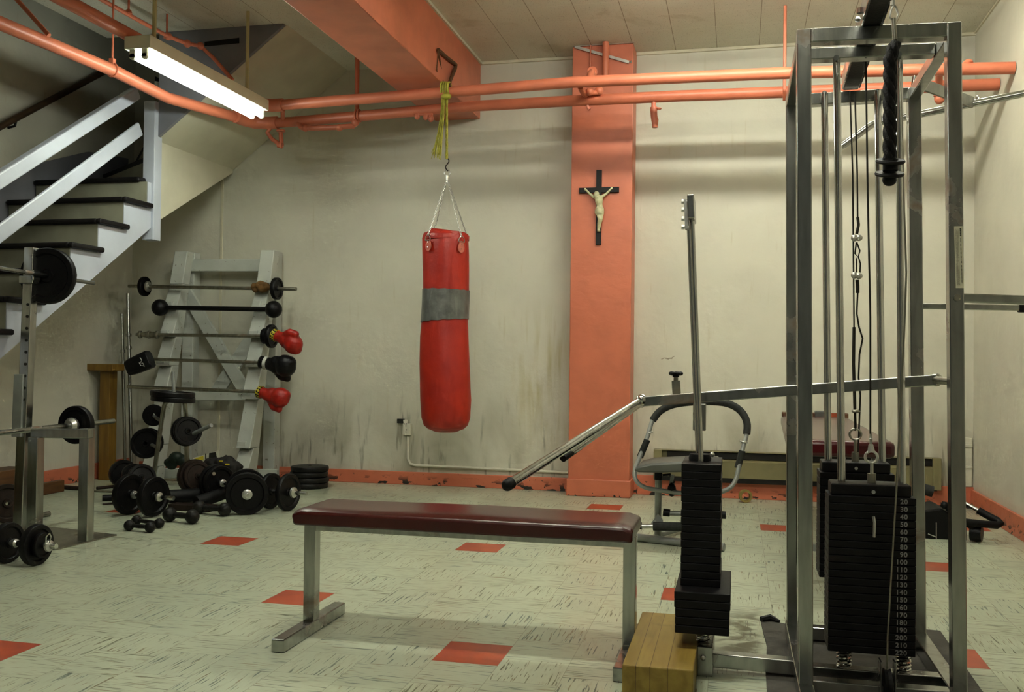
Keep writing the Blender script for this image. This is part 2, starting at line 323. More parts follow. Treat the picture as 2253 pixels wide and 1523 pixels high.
# pillar, beam, baseboards, ceiling edging
b = MB().box(-1.224, -.767, 7.17, D+.02, 0, Z).box(-1.236, -.756, 7.156, D+.02, 0, .128)
struct(b, 'pillar', MT['salmon_pillar'], smooth=0, bev=.006)
struct(MB().box(-2.375, -2.0, YF, D, 2.918, Z), 'ceiling_beam', MT['salmon'], smooth=0, bev=.008)
struct(MB().box(-4.99, -1.235, D-.022, D, 0, .103).box(-.757, XR, D-.022, D, 0, .15), 'baseboard_back', MT['salmon_chip'], smooth=0, bev=.004)
struct(MB().box(XR-.02, XR, YF, D-.022, 0, .135), 'baseboard_right', MT['salmon_chip'], smooth=0, bev=.004)
struct(MB().box(XL, XL+.02, YF, D-.022, 0, .13), 'baseboard_left', MT['salmon_chip'], smooth=0, bev=.004)
struct(MB().box(-2.0, -1.224, D-.022, D, Z-.022, Z-.001).box(-.767, XR, D-.022, D, Z-.022, Z-.001), 'trim_1', MT['trim'], smooth=0)
struct(MB().box(-2.0, -1.984, YF, D-.02, Z-.022, Z-.001).box(XR-.012, XR, YF, D-.02, Z-.014, Z-.001), 'trim_2', MT['trim'], smooth=0)
struct(MB().box(-4.262, -4.238, D-.008, D, .1, 2.56), 'trim_3', MT['trim'], smooth=0, bev=.003)
# loose metal edging at the head of the pillar
b = MB(); y = 7.155
b.bar(W(1265, 103, y), W(1384, 137, y), .012, .020); b.bar(W(1262, 101, y), W(1396, 92, y), .012, .014); b.bar(W(1388, 137, y), W(1397, 112, y+.2), .01, .012)
struct(b, 'trim_4', MT['galv'], smooth=0)

# ------------------------------------------------------------------ staircase
st = thing('staircase', 'pale blue staircase with black treads climbing the left wall and turning at a newel post', 'staircase', (-4.6, 5.0, 0))
xf = -4.14; run, rise = .272, .19
yk = lambda k: 5.334+run*k
zk = lambda k: 1.729+rise*k
ks = list(range(-9, 4)); z0 = zk(-9); 
tk = lambda k: max(zk(k), .0)
for k in range(-8, 4):
    y1 = yk(k)+run+.03+(.26 if k < 3 else .02)*.0
    r_ = MB().box(XL+.03, xf-.005, yk(k)+.028, yk(k)+.048, max(0, zk(k-1)), zk(k)-.035); part(st, 'riser', r_, MT['riser'], smooth=0)
    t_ = MB()
    if k < 3: t_.box(XL+.03, xf+.001, yk(k), yk(k)+run+.04, zk(k)-.036, zk(k))
    else: t_.prism([(XL+.03, yk(k), zk(k)-.036), (xf-.06, yk(k), zk(k)-.036), (xf-.03, 6.30, zk(k)-.036), (XL+.03, 7.05, zk(k)-.036)], (0, 0, .036))
    if k < 3: t_.box(xf, xf+.035, yk(k), yk(k)+run+.06, zk(k)-.036, zk(k))
    part(st, 'tread', t_, MT['tread'], smooth=0, bev=.012)
# open-side stringer, cut to the steps
a, c = S(0, 790, xf), S(305, 525, xf); sl = (c.z-a.z)/(c.y-a.y)
zb = lambda y: a.z+sl*(y-a.y)
poly = [(xf, yk(-8)+.03, 0)]
for k in range(-8, 4): poly += [(xf, yk(k)+.03, zk(k)-.036), (xf, yk(k+1)+.03, zk(k)-.036)]
poly = poly[:-1]+[(xf, 6.24, zk(3)-.036), (xf, 6.24, zb(6.24)), (xf, a.y-a.z/sl, 0)]
part(st, 'stringer', MB().prism(poly, (-.04, 0, 0)), MT['blue'], smooth=0)
ylo = a.y-a.z/sl
part(st, 'soffit', MB().prism([(-4.18, ylo, .0), (-4.18, 6.3, zb(6.3)), (-4.18, 6.3, zb(6.3)+.02), (-4.18, ylo, .02)], (XL+.002+4.18, 0, 0)), MT['plaster'], smooth=0)
# skirt along the wall
p1, p2, p3 = S(0, 412, XL+.02), S(66, 364, XL+.02), S(196, 334, XL+.02)
part(st, 'skirting', MB().prism([p1-V((0, 2.6, 2.6*sl)), p1, p2, p3, (XL+.02, 7.3, p3.z+.05), (XL+.02, 7.3, 2.3), (XL+.02, 6.2, 2.0), (XL+.02, 2.0, p1.z-(p1.y-2.0)*sl-.6)], (-.018, 0, 0)), MT['slate'], smooth=0)
# winders and landing block
nw = V((-4.17, 6.29, 0)); ends = [(XL+.03, 6.95), (XL+.03, D-.03), (-4.82, D-.03), (-4.50, D-.03), (-4.13, D-.03)]
for k in range(4):
    z = zk(4+k)-.0; e0, e1 = ends[k], ends[k+1]
    pl = [(nw.x, nw.y, z-.036), (e0[0], e0[1], z-.036), (e1[0], e1[1], z-.036)]
    part(st, 'tread', MB().prism(pl, (0, 0, .036)), MT['tread'], smooth=0)
    part(st, 'riser', MB().prism([(nw.x, nw.y, z-rise), (e0[0], e0[1], z-rise), (e0[0], e0[1]+.02, z-rise), (nw.x+.02, nw.y+.02, z-rise)], (0, 0, rise-.036)), MT['riser'], smooth=0)
part(st, 'soffit', MB().prism([(-4.15, 6.3, 1.985), (-4.15, D-.01, 2.56), (-4.15, D-.01, 2.60), (-4.15, 6.3, 2.60)], (-.03, 0, 0)), MT['plaster'], smooth=0)
part(st, 'soffit', MB().hexa([(-4.16, 6.28, 1.975), (XL, 6.28, 1.90), (XL, D-.005, 2.5), (-4.16, D-.005, 2.555), (-4.16, 6.28, 1.99), (XL, 6.28, 1.92), (XL, D-.005, 2.53), (-4.16, D-.005, 2.58)]), MT['plaster'], smooth=0)
# upper flight along the back wall
part(st, 'soffit', MB().hexa([(-4.15, 6.3, 2.585), (-3.13, 6.3, 3.368), (-3.13, D-.005, 3.368), (-4.15, D-.005, 2.585), (-4.15, 6.3, 2.60), (-3.13, 6.3, 3.40), (-3.13, D-.005, 3.40), (-4.15, D-.005, 2.60)]), MT['plaster'], smooth=0)
part(st, 'upper_stringer', MB().prism([(-4.12, 6.295, 2.605), (-3.14, 6.295, 3.360), (-3.14, 6.295, Z+.2), (-4.12, 6.295, Z+.2)], (0, -.03, 0)), MT['slate'], 'slate blue boarded side of the upper flight', smooth=0)
b = MB(); yy = 6.262; b.prism([W(450, 92, yy), W(526, 83, yy), W(526, 95, yy), W(450, 102, yy)], (0, .004, 0)); part(st, 'slot', b, MT['heater_dark'], 'dark slot in the boarded side', smooth=0)
n0 = V((-4.165, 6.27, 0)); part(st, 'newel_post', MB().cbox((n0.x, n0.y, 2.355), .094, .094, 1.01), MT['blue'], smooth=0, bev=.005)
xr = -4.165
def rail(nm, a, c, w, h):
    a, c = S(*a, xr), S(*c, xr); d_ = (c-a).normalized(); a = a-d_*2.3; part(st, nm, MB().bar(a, c, w, h), MT['blue'], smooth=0, bev=.010)
rail('handrail', (0, 394), (298, 205), .065, .085); rail('lower_rail', (0, 513), (308, 283), .024, .098)
wr = thing('wall_handrail', 'dark brown wooden handrail fixed to the wall above the stairs', 'handrail', S(0, 278, -5.03))
a, c = S(0, 279, -5.03), S(240, 152, -5.03); d_ = (c-a).normalized()
part(wr, 'rail', MB().tube([a-d_*1.6, c], .024), MT['rail_wood']); k = S(36, 262, -5.03)
part(wr, 'bracket', MB().tube([k, k+V((-.01, 0, -.05)), k+V((-.068, 0, -.06))], .009, 8), MT['iron'])

# ------------------------------------------------------------------ painted pipes under the ceiling
YA, YB = 6.387, 6.748
def pipe_pts(ps, Y): return [W(x, y, Y) for x, y in ps]
hp = thing('steam_pipe', 'salmon steam pipe crossing the room, the upper of two', 'pipe', W(1000, 202, YA))
pa = pipe_pts([(620, 231), (1000, 202), (1259, 181), (1500, 170.5), (1744, 160)], YA)+[V((XR-.004, YA, 2.817))]
zc = pa[0].z; xd = F(280, 75, zc).x
pa = [V((xd-.02, -1.0, zc+.02)), V((xd, 5.6, zc)), V((xd, YA-.08, zc)), V((xd+.03, YA-.02, zc)), V((xd+.10, YA, zc))]+pa
part(hp, 'pipe', MB().tube(pa, .0375, 18), MT['salmon'])
part(hp, 'elbow', MB().tube([V((xd, YA-.17, zc)), V((xd, YA-.085, zc)), V((xd+.028, YA-.025, zc)), V((xd+.09, YA, zc)), V((xd+.17, YA, zc))], .047, 16), MT['salmon'])
hp2 = thing('steam_pipe', 'salmon steam pipe crossing the room, the lower of two, with hanging drain valves', 'pipe', W(1000, 236, YB))
pb = pipe_pts([(640, 268.5), (1054, 233), (1260, 222), (1500, 211), (1720, 203)], YB)+[V((XR-.004, YB, 2.818))]
zc2 = pb[0].z; q = W(560, 275, YB); xc = q.x
pc = [V((xc-.12, -1.0, 2.80)), V((xc-.10, 4.4, 2.785)), V((xc-.02, YB-.14, zc2)), V((xc+.02, YB-.04, zc2)), V((xc+.11, YB, zc2))]
c0 = F(0, 51, 2.79); c1 = F(249, 155, 2.79); c2 = F(368, 215, 2.785)
dd = (c0-c1).normalized(); pc[0:2] = [c0+dd*5.2, c0, c1, c2]
part(hp2, 'pipe', MB().tube(pc+pb, .0385, 18), MT['salmon'])
part(hp2, 'elbow', MB().tube([pc[-3]-V((.01, .10, 0)), pc[-3], pc[-2], pc[-1], pc[-1]+V((.08, 0, 0))], .048, 16), MT['salmon'])
j = F(247, 154, 2.79); part(hp2, 'hanger', MB().tube([j+V((0, 0, .03)), V((j.x, j.y, Z-.002))], .006, 8).cbox(j+V((0, 0, .045)), .03, .03, .05).ring(j, dd, .041, .006), MT['salmon'])
# short link pieces and valves
def valve(t, nm, pts, r): part(t, nm, MB().tube(pts, r, 12), MT['salmon'])
y = YB
b = MB(); b.tube([W(596, 280, y), W(588, 292, y), W(598, 306, y), W(613, 316, y)], .016, 10); b.tube([W(612, 318, y), W(621, 320, y)], .025, 10); b.tube([W(619, 316, y), W(618, 291, y)], .017, 10); b.lathe([(.033, 0), (.036, .006), (.033, .014), (.01, .02)], W(618, 290, y), (0, 0, 1), 16)
part(hp2, 'drain_valve', b, MT['salmon'])
b = MB(); b.tube([W(1438, 222, y), W(1438, 240, y)], .016, 10); b.tube([W(1438, 236, y), W(1439, 255, y), W(1441, 268, y)], .024, 10); b.tube([W(1438, 240, y), W(1447, 238, y)], .008, 8); b.ring(W(1449, 239, y), (0, 0, 1), .016, .005, 14, 6); b.tube([W(1441, 262, y), W(1441, 281, y)], [.026, .019], 10)
part(hp2, 'drain_valve', b, MT['salmon'])
b = MB(); b.tube([W(655, 272, y-.02), W(664, 281, y-.03), W(690, 282, y-.04), W(745, 280, y-.04), W(778, 277, y-.02), W(788, 262, y)], .020, 10)
for q in ((672, 282), (747, 281), (782, 270)): b.sph(W(*q, y-.035), .030, (1, .9, .9), 12)
part(hp2, 'branch_pipe', b, MT['salmon'])
q = W(785, 150, y); b = MB().tube([W(785, 257, y), V((W(785, 200, y).x, y, Z-.002))], .017, 10).cbox(V((q.x, y, Z-.006)), .13, .10, .012).ring(W(785, 255, y), (1, 0, 0), .043, .008).ring(W(785, 255, y)+V((.02, 0, 0)), (1, 0, 0), .043, .008)
part(hp2, 'hanger', b, MT['salmon'])
b = MB(); 
for q in ((918, 256), (937, 257), (948, 261)): b.sph(W(*q, y-.02), .022, (1, 1, 1.2), 10)
b.tube([W(915, 250, y-.02), W(952, 253, y-.02)], .014, 8); part(hp2, 'coupling', b, MT['salmon'])
part(hp2, 'link_pipe', MB().tube([W(622, 268, YB), W(622, 236, YA+.15)], .016, 8), MT['salmon'])
# risers and fittings on the pillar
yp = 7.10
q0 = W(1332, 150, yp); part(hp, 'riser_pipe', MB().tube([W(1332, 176, yp), V((q0.x, yp, Z-.002))], .024, 12), MT['salmon'])
q1 = W(1299, 150, 7.15); part(hp, 'thin_riser', MB().tube([V((q1.x, 7.15, 2.88)), V((q1.x, 7.15, Z-.002))], .006, 8), MT['salmon'])
b = MB(); e = W(1302, 158, 6.6); b.tube([W(1297, 178, YA), W(1299, 168, YA+.05), W(1302, 160, YA+.2), W(1305, 172, YA+.34)], .026, 10); b.lathe([(.034, -.012), (.036, 0), (.034, .012)], W(1303, 158, YA+.2), (0, -1, .3), 16)
b.tube([W(1277, 190, YA+.1), W(1283, 203, YA+.25), W(1292, 211, YB)], .022, 10); b.tube([W(1292, 203, YB-.1), W(1318, 204, YB-.05), W(1323, 198, YB)], .017, 10); b.sph(W(1318, 200, YB-.05), .032, (1, 1, 1), 12); b.sph(W(1297, 202, YB-.1), .028, (1, 1, 1), 12)
b.tube([W(1293, 222, YB), W(1293, 235, YB), W(1297, 241, YB)], .012, 8)
part(hp2, 'valve_cluster', b, MT['salmon'])
q = W(1722, 160, 6.9); part(hp, 'hanger', MB().tube([V((q.x, 6.6, Z-.002)), V((q.x, 6.6, 2.74))], .011, 8), MT['salmon'])
b = MB(); b.tube([W(2066, 160, YB-.2), W(2066, 190, YB), W(2066, 212, YB)], [.022, .024, .034], 10); b.sph(W(2067, 217, YB), .034, (1, 1, 1.1), 12); part(hp2, 'drain_valve', b, MT['salmon'])
b = MB().sph(W(2130, 138, YA), .03, (1, 1, .7), 12); part(hp, 'air_vent', b, MT['salmon'])
# small pipe close to the ceiling and a thin diagonal one
sp = thing('small_pipe', 'thin salmon pipe with fittings close to the ceiling above the hanging lamp', 'pipe', F(370, 80, 3.2))
e = [F(225, 0, 3.2), F(300, 42, 3.2), F(370, 80, 3.2), F(412, 96, 3.2)]; e.append(W(441, 101, e[-1].y+.1)); e += [W(470, 128, e[-1].y+.05), W(512, 176, 6.22)]
e = [e[0]+(e[0]-e[1]).normalized()*4]+e
b = MB().tube(e, .014, 10)
for q in e[3:6]: b.sph(q, .028, (1, 1, 1), 12)
part(sp, 'pipe', b, MT['salmon'])
for q in ((283, 22), (367, 76)):
    k = F(q[0], q[1]+8, 3.2); part(sp, 'hanger', MB().tube([k, V((k.x, k.y, Z-.002))], .007, 8).lathe([(.022, 0), (.018, .02), (.006, .03)], k, (0, 0, 1), 12), MT['salmon'])
tp = thing('thin_pipe', 'slim salmon pipe slanting down to the thick pipe beside the stairwell', 'pipe', F(105, 75, 2.82))
a = F(108, 78, 2.81); part(tp, 'pipe', MB().tube([a, W(38, 0, a.y), W(-30, -75, a.y)], .013, 10), MT['salmon'])
# ------------------------------------------------------------------ lamps
MT['tube_a'] = emit('lit_tube', (.93, 1., .90), 11.0)
MT['tube_d'] = emit('far_lit_tube', (1., 1., .90), 7.0)
MT['tube_b'] = emit('bright_lit_tube', (1., 1., .90), 17.5)
def lamp(label, loc, quat, L, tm, rods):
    t = thing('fluorescent_light', label, 'ceiling light', loc)
    # local: X along the lamp, base of the tubes below
    b = MB(); w, h = .082, .074
    b.prism([(0, -w, 0), (0, w, 0), (0, w, h), (0, -w, h)], (L, 0, 0)); lpart(t, 'housing', b, MT['lamp_body'], smooth=0, bev=.004)
    for s in (-1, 1):
        lpart(t, 'tube', MB().tube([(.03, s*.038, -.034), (L-.03, s*.038, -.034)], .0185, 14), tm)
        for x in (.018, L-.018):
            lpart(t, 'socket', MB().cbox((x, s*.038, -.020), .016, .034, .046).lathe([(.018, -.008), (.018, .008)], (x, s*.038, -.040), (1, 0, 0), 14), MT['lamp_body'])
    if rods:
        for x in (.16, L-.16): lpart(t, 'hanger_rod', MB().tube([(x, 0, h), (x, 0, rods)], .012, 8), MT['rod_cream'])
    t.rotation_mode = 'QUATERNION'; t.rotation_quaternion = quat; return t
qy = V((0, 1, 0)).to_track_quat('X', 'Z')
a = S(322.4, 95, -3.19); e = S(596, 235, -3.19)
lamp('long twin-tube fluorescent lamp hung on rods near the stairs', (-3.19-.08, 4.76, 2.725), qy, 1.40, MT['tube_a'], Z-2.725)
lamp('twin-tube fluorescent lamp on the ceiling right of the beam', (-.75, 5.55, Z-.05), Quaternion((1, 0, 0, 0)), 2.0, MT['tube_b'], 0)
lamp('twin-tube fluorescent lamp on the ceiling above the bench', (-1.6, 2.7, Z-.075), Quaternion((1, 0, 0, 0)), 1.6, MT['tube_c'] if 'tube_c' in MT else emit('dim_lit_tube', (1., 1., .90), 25.0), 0)
lamp('twin-tube fluorescent lamp on the ceiling far behind the bench', (-1.4, .2, Z-.075), Quaternion((1, 0, 0, 0)), 1.6, MT['tube_d'], 0)
# ------------------------------------------------------------------ wall fittings
ob = thing('power_outlet', 'broken cream power outlet box low on the stained back wall', 'outlet', W(897, 945, D))
y = D-.035
o0, o1 = W(886, 932, y), W(906, 958, y)
part(ob, 'box', MB().box(o0.x, W(903, 945, y).x, y, D-.002, o1.z, o0.z), MT['outlet'], smooth=0, bev=.003)
part(ob, 'box', MB().prism([(W(903, 0, y).x, y-.004, o1.z), (W(907, 0, y).x, y+.01, o1.z), (W(907, 0, y).x, y+.01, o0.z+.03), (W(899, 0, y).x, y-.004, o0.z+.03)], (0, .02, 0)), MT['outlet'], smooth=0)
b = MB()
for yy_ in (933, 946):
    for xx in (890.5, 894.5): b.cbox(W(xx, yy_, y-.0005), .004, .002, .010)
    b.cbox(W(893, yy_+4.5, y-.0005), .008, .002, .007)
part(ob, 'socket_slots', b, MT['ink'], smooth=0)
b = MB().box(W(884, 0, y).x, W(900, 0, y).x, y+.012, D-.002, o0.z, o0.z+.035); part(ob, 'opening', b, MT['ink'], smooth=0)
y = D-.012
part(ob, 'cable_duct', MB().tube([W(898, 960, y), W(897, 1008, y), W(903, 1021, y), W(915, 1024, y), W(1250, 1040, y)], .011, 8), MT['outlet'])
ht = thing('baseboard_heater', 'long dull yellow baseboard heater along the wall right of the pillar', 'heater', (0.3, D-.05, .1))
h0, h1 = W(1440, 992, D-.075), W(1440, 1050, D-.075); x0, x1 = h0.x, 1.40; zt, zb_ = .345, .135
part(ht, 'casing', MB().prism([(x0, D-.001, zb_), (x0, D-.07, zb_+.02), (x0, D-.075, zt-.07), (x0, D-.030, zt-.052), (x0, D-.030, zt-.004), (x0, D-.06, zt), (x0, D-.001, zt+.005)], (x1-x0, 0, 0)), MT['heater'], smooth=0)
part(ht, 'slot', MB().box(x0+.09, x1-.05, D-.048, D-.028, zt-.052, zt-.008), MT['heater_dark'], smooth=0)
part(ht, 'lower_slot', MB().box(x0+.02, x1-.02, D-.068, D-.03, zb_-.016, zb_+.022), MT['heater_dark'], smooth=0)
part(ht, 'end_cap', MB().box(x0-.006, x0+.055, D-.079, D-.001, zb_-.01, zt+.006), MT['heater'], smooth=0, bev=.003)
part(ht, 'end_cap', MB().box(x1-.05, x1+.006, D-.079, D-.001, zb_-.01, zt+.006), MT['heater'], smooth=0, bev=.003)
solo('plaster_patch', MB().box(W(2115, 0, D).x, XR-.01, D-.02, D-.001, .151, .50).box(W(2112, 0, D).x, XR-.01, D-.028, D-.001, .43, .455).box(W(2112, 0, D).x, XR-.01, D-.026, D-.001, .28, .30), MT['outlet'], 'cream boxed pipe cover in the corner behind the machine', 'pipe cover', (1.5, D, .15), smooth=0, bev=.004)
# crucifix on the pillar
cy_ = 7.17
cr = thing('crucifix', 'black wooden crucifix with an ivory figure on the salmon pillar', 'crucifix', W(1318, 457, cy_))
k = PXM(W(1318, 457, cy_)); c0 = W(1318.5, 415, cy_)
cw = .0115*2*.55; top = W(1319, 375, cy_).z; bot = W(1318, 539, cy_).z; zc3 = W(1318, 419, cy_).z; hw = 44*k
b = MB(); xm = c0.x; w2 = 5.8*k
b.prism([(xm-w2, cy_-.022, bot), (xm+w2, cy_-.022, bot), (xm+w2, cy_-.022, zc3-w2), (xm+hw, cy_-.022, zc3-w2), (xm+hw, cy_-.022, zc3+w2), (xm+w2, cy_-.022, zc3+w2), (xm+w2, cy_-.022, top), (xm-w2, cy_-.022, top), (xm-w2, cy_-.022, zc3+w2), (xm-hw, cy_-.022, zc3+w2), (xm-hw, cy_-.022, zc3-w2), (xm-w2, cy_-.022, zc3-w2)], (0, .021, 0))
part(cr, 'cross', b, MT['black_wood'], smooth=0, bev=.002)
def Cp(x, y, d=.035): return W(1260+x/7.617, 360+y/7.617, cy_-d)
b = MB()
b.tube([Cp(212, 432, .026), Cp(280, 500, .03), Cp(355, 560, .036)], [.008, .009, .012], 10); b.tube([Cp(650, 415, .026), Cp(570, 500, .03), Cp(488, 560, .036)], [.008, .009, .012], 10)
b.sph(Cp(208, 430, .026), .011, (1, .7, 1), 10); b.sph(Cp(652, 413, .026), .011, (1, .7, 1), 10)
b.tube([Cp(355, 560, .036), Cp(430, 575, .040), Cp(490, 560, .036)], [.013, .020, .013], 12)
b.tube([Cp(438, 570, .040), Cp(440, 630, .044), Cp(450, 690, .040), Cp(460, 760, .042)], [.030, .030, .022, .028], 14)
b.tube([Cp(425, 590, .042), Cp(405, 535, .046)], .011, 8); b.sph(Cp(392, 525, .050), .0205, (.85, 1, 1.15), 14, Matrix.Rotation(.5, 3, 'Y')); b.sph(Cp(400, 508, .044), .021, (1, 1, 1), 12)
b.tube([Cp(440, 760, .042), Cp(440, 850, .05), Cp(455, 930, .058), Cp(440, 1020, .044), Cp(435, 1090, .036)], [.021, .019, .016, .013, .011], 12)
b.tube([Cp(478, 760, .042), Cp(478, 850, .048), Cp(470, 930, .056), Cp(448, 1020, .042), Cp(440, 1090, .034)], [.021, .019, .016, .013, .011], 12)
b.tube([Cp(436, 1085, .036), Cp(436, 1140, .046)], [.011, .013], 10)
b.tube([Cp(455, 740, .044), Cp(455, 800, .046), Cp(455, 850, .046)], [.030, .033, .031], 14); b.tube([Cp(408, 740, .040), Cp(398, 790, .042), Cp(398, 845, .042)], [.010, .013, .012], 8)
fg = part(cr, 'figure', b, MT['ivory'])
rm = fg.modifiers.new('remesh', 'REMESH'); rm.mode = 'VOXEL'; rm.voxel_size = .0042; rm.use_smooth_shade = True
sm = fg.modifiers.new('smooth', 'SMOOTH'); sm.factor = .5; sm.iterations = 2
# ------------------------------------------------------------------ punching bag and its ropes
Yb = YA
def chain(mb, p, q, link=.024, r=.0021):
    p, q = V(p), V(q); L = (q-p).length; n = max(2, int(L/(link*.72))); a, u, w = frame(q-p); w = a.cross(u)
    for i in range(n):
        c = p.lerp(q, (i+.5)/n); x = u if i % 2 else w; h = link*.32; e = link*.2
        mb.tube([c+a*(h*math.cos(t)+(e if math.cos(t) > 0 else -e)*.5)+x*e*math.sin(t) for t in [2*PI*k/10 for k in range(10)]], r, 6, closed=True)
bc = W(980, 735, Yb); km = PXM(bc)
hb = thing('punching_bag', 'long red punching bag with a band of grey tape hanging from the upper pipe', 'punching bag', W(980, 952, Yb))
def bx(y, x0, x1): p = W((x0+x1)/2, y, Yb); return p, (x1-x0)/2*km
rows = [(948, 956, 1006), (944, 941, 1020), (936, 932, 1029), (920, 927.5, 1034.5), (880, 925, 1037), (800, 924, 1034), (740, 925, 1031), (705, 927, 1029.5), (640, 929, 1030.5), (600, 929.5, 1031.5), (560, 930, 1033), (525, 930.5, 1032.5), (514, 934, 1029)]
n = 48; vs = []; fs = []
def rowpts(p, r, z_sag=0):
    return [V((p.x+r*math.cos(2*PI*j/n), p.y+r*math.sin(2*PI*j/n)*.97, p.z+z_sag*math.cos(2*PI*j/n*1.0))) for j in range(n)]
b = MB()
for y, x0, x1 in rows:
    p, r = bx(y, x0, x1); w = random.Random(int(y)); ph = w.random()*6
    b.v += [q+(q-p).normalized()*(.004*math.sin(2*PI*j/n*3+y*.02)+.002*math.sin(2*PI*j/n*5-y*.03)) for j, q in enumerate(rowpts(p, r))]
k = len(rows)
for i in range(k-1):
    for j in range(n): b.f.append([i*n+j, i*n+(j+1) % n, (i+1)*n+(j+1) % n, (i+1)*n+j])
b.f.append(list(range(n))[::-1]); b.mi = [0]*len(b.f); part(hb, 'bag_body', b, MT['bag'], smooth=60)
# open folded collar at the top
p, r = bx(520, 931, 1032); b = MB(); N_ = 48; o_ = []
for (dz, rr) in ((-.03, 1.01), (0.0, 1.015), (.012, .97), (.044, .62), (.040, .58), (.0, .60)):
    for j in range(N_):
        a = 2*PI*j/N_; cr_ = 1-.10*max(0, math.cos(4*(a-.75)))**3*(1 if dz > .01 else .25)
        b.v.append(V((p.x+r*rr*cr_*math.cos(a), p.y+r*rr*cr_*math.sin(a), p.z+dz+(.014*math.cos(a-2.6) if dz > .03 else 0))))
for i in range(5):
    for j in range(N_): b.f.append([i*N_+j, i*N_+(j+1) % N_, (i+1)*N_+(j+1) % N_, (i+1)*N_+j])
b.mi = [0]*len(b.f); part(hb, 'collar', b, MT['bag'], smooth=50)
p2, r2 = bx(950, 958, 1004); part(hb, 'base_seam', MB().lathe([(r2*.2, -.004), (r2*1.02, -.003), (r2*1.5, .012), (r2*1.84, .038), (r2*1.80, .04), (r2*1.4, .016), (r2*.2, .004)], p2+V((0, 0, .002)), (0, 0, 1), 40), MT['bagbase'])
b = MB()
tr = [(638, 928.6, 1030.8), (660, 928.2, 1030.4), (680, 927.6, 1030), (706, 926.3, 1029.9)]
for y, x0, x1 in tr:
    p, r = bx(y, x0, x1); b.v += [q+(q-p).normalized()*(.004*math.sin(2*PI*j/n*3+y*.02)+.002*math.sin(2*PI*j/n*5-y*.03)+.0045)+V((0, 0, .0022*math.sin(j*1.7) if y in (638, 706) else 0)) for j, q in enumerate(rowpts(p, r, .012 if y == 706 else -.004))]
for i in range(3):
    for j in range(n): b.f.append([i*n+j, i*n+(j+1) % n, (i+1)*n+(j+1) % n, (i+1)*n+j])
b.mi = [0]*len(b.f); part(hb, 'tape_band', b, MT['tape'], 'silver grey duct tape wrapped round the bag', smooth=60)
hub = W(984, 398, Yb)
for x, y, dy, yr in ((958, 530, -.9, 1), (1022, 533, -.5, 1), (945, 518, .8, 0), (1012, 518, .8, 0)):
    pc = W(x, 0, Yb); zz = W(980, y, Yb).z; dx = W(x, y, Yb).x-bc.x; rad = bx(540, 930, 1033)[1]
    ang = math.asin(max(-1, min(1, dx/rad))); pt = V((bc.x+dx, Yb+math.copysign(math.cos(ang)*rad, dy), zz)); nrm = V((dx, pt.y-Yb, 0)).normalized(); tg_ = V((-nrm.y, nrm.x, 0))
    if dy < 0:
        po = [pt+nrm*.004+tg_*(.026*math.cos(t)*(1-.25*math.sin(t)))+V((0, 0, -.045+.040*math.sin(t))) for t in [2*PI*i/20 for i in range(20)]]
        pa_ = part(hb, 'strap_patch', MB().prism(po, nrm*.006), MT['patch'], 'faded pink reinforcement patch', smooth=0)
        for dz_ in (-.026, -.060): part(pa_, 'rivet', MB().sph(pt+nrm*.011+V((0, 0, dz_)), .0045, n=8), MT['chrome'])
    part(hb, 'ring', MB().tube([pt+nrm*.012+tg_*.024*math.cos(t)+V((0, 0, .030*math.sin(t)-.006)) for t in [PI*i/10 for i in range(11)]]+[pt+nrm*.012+tg_*-.024+V((0, 0, -.012)), pt+nrm*.012+tg_*.024+V((0, 0, -.012))], .0034, 8, closed=True), MT['chrome'])
    b = MB(); chain(b, pt+nrm*.010+V((0, 0, .025)), hub+nrm*.008); part(hb, 'chain', b, MT['galv'])
b = MB().ring(W(984, 381, Yb), (0, 1, 0), .021, .003).tube([W(984, 386, Yb), W(984, 402, Yb)], .009, 10); chain(b, W(984, 386, Yb), W(984, 404, Yb)); part(hb, 'swivel', b, MT['galv'])
b = MB(); o_ = W(984, 361, Yb); b.tube([o_+V((.010*math.sin(t*1.0)*1.2, 0, .042-.0135*t)) for t in [i*.42 for i in range(-1, 17)]], .004, 8); part(hb, 's_hook', b, MT['iron_brown'])
yr = thing('yellow_rope', 'frayed yellow rope tied round the upper pipe holding up the punching bag', 'rope', W(982, 210, YA))
b = MB()
for k in range(4): b.ring(W(974+k*5, 196, YA), (1, 0, 0), .046, .0075, 20, 6)
b.sph(W(982, 212, YA-.05), .028, (1.3, 1, .8), 12); part(yr, 'wrap', b, MT['rope_y'])
b = MB()
for ph in (0, PI): b.tube([W(983+.8*math.sin(i*.8+ph), 212+i*6.0, YA-.03+.006*math.cos(i*.8+ph)) for i in range(24)], .0075, 8)
part(yr, 'hanging_strand', b, MT['rope_y'])
R_ = random.Random(3); b = MB()
for k in range(34):
    x1 = 949+R_.random()*24; y1 = 335+R_.random()*17; d_ = (R_.random()-.5)*.09; xm = 968+R_.random()*9
    b.tube([W(972+R_.random()*8, 212, YA-.04), W(xm, 260, YA-.05+d_*.4), W((xm+x1)/2-1+R_.random()*3, 305, YA-.05+d_*.7), W(x1, y1, YA-.05+d_)], .0026, 5)
part(yr, 'frayed_end', b, MT['rope_y'])
bs = thing('brown_strap', 'brown strap looped between the upper pipe and the side of the salmon beam', 'strap', W(985, 170, YA))
xb = -1.985; b = MB()
s0, s1 = S(964, 109, xb), S(1003, 142, xb); b.tube([s0, s0.lerp(s1, .5)+V((0, 0, -.004)), s1], .012, 8); b.tube([s1, S(1002, 150, xb), W(990, 178, YA+.04), W(988, 192, YA-.03)], .013, 8); b.tube([s0, W(972, 170, YA+.04), W(976, 192, YA-.03)], .008, 8); b.tube([s0, S(961, 150, xb), W(962, 182, YA+.05)], .004, 8)
part(bs, 'loop', b, MT['rope_b'])

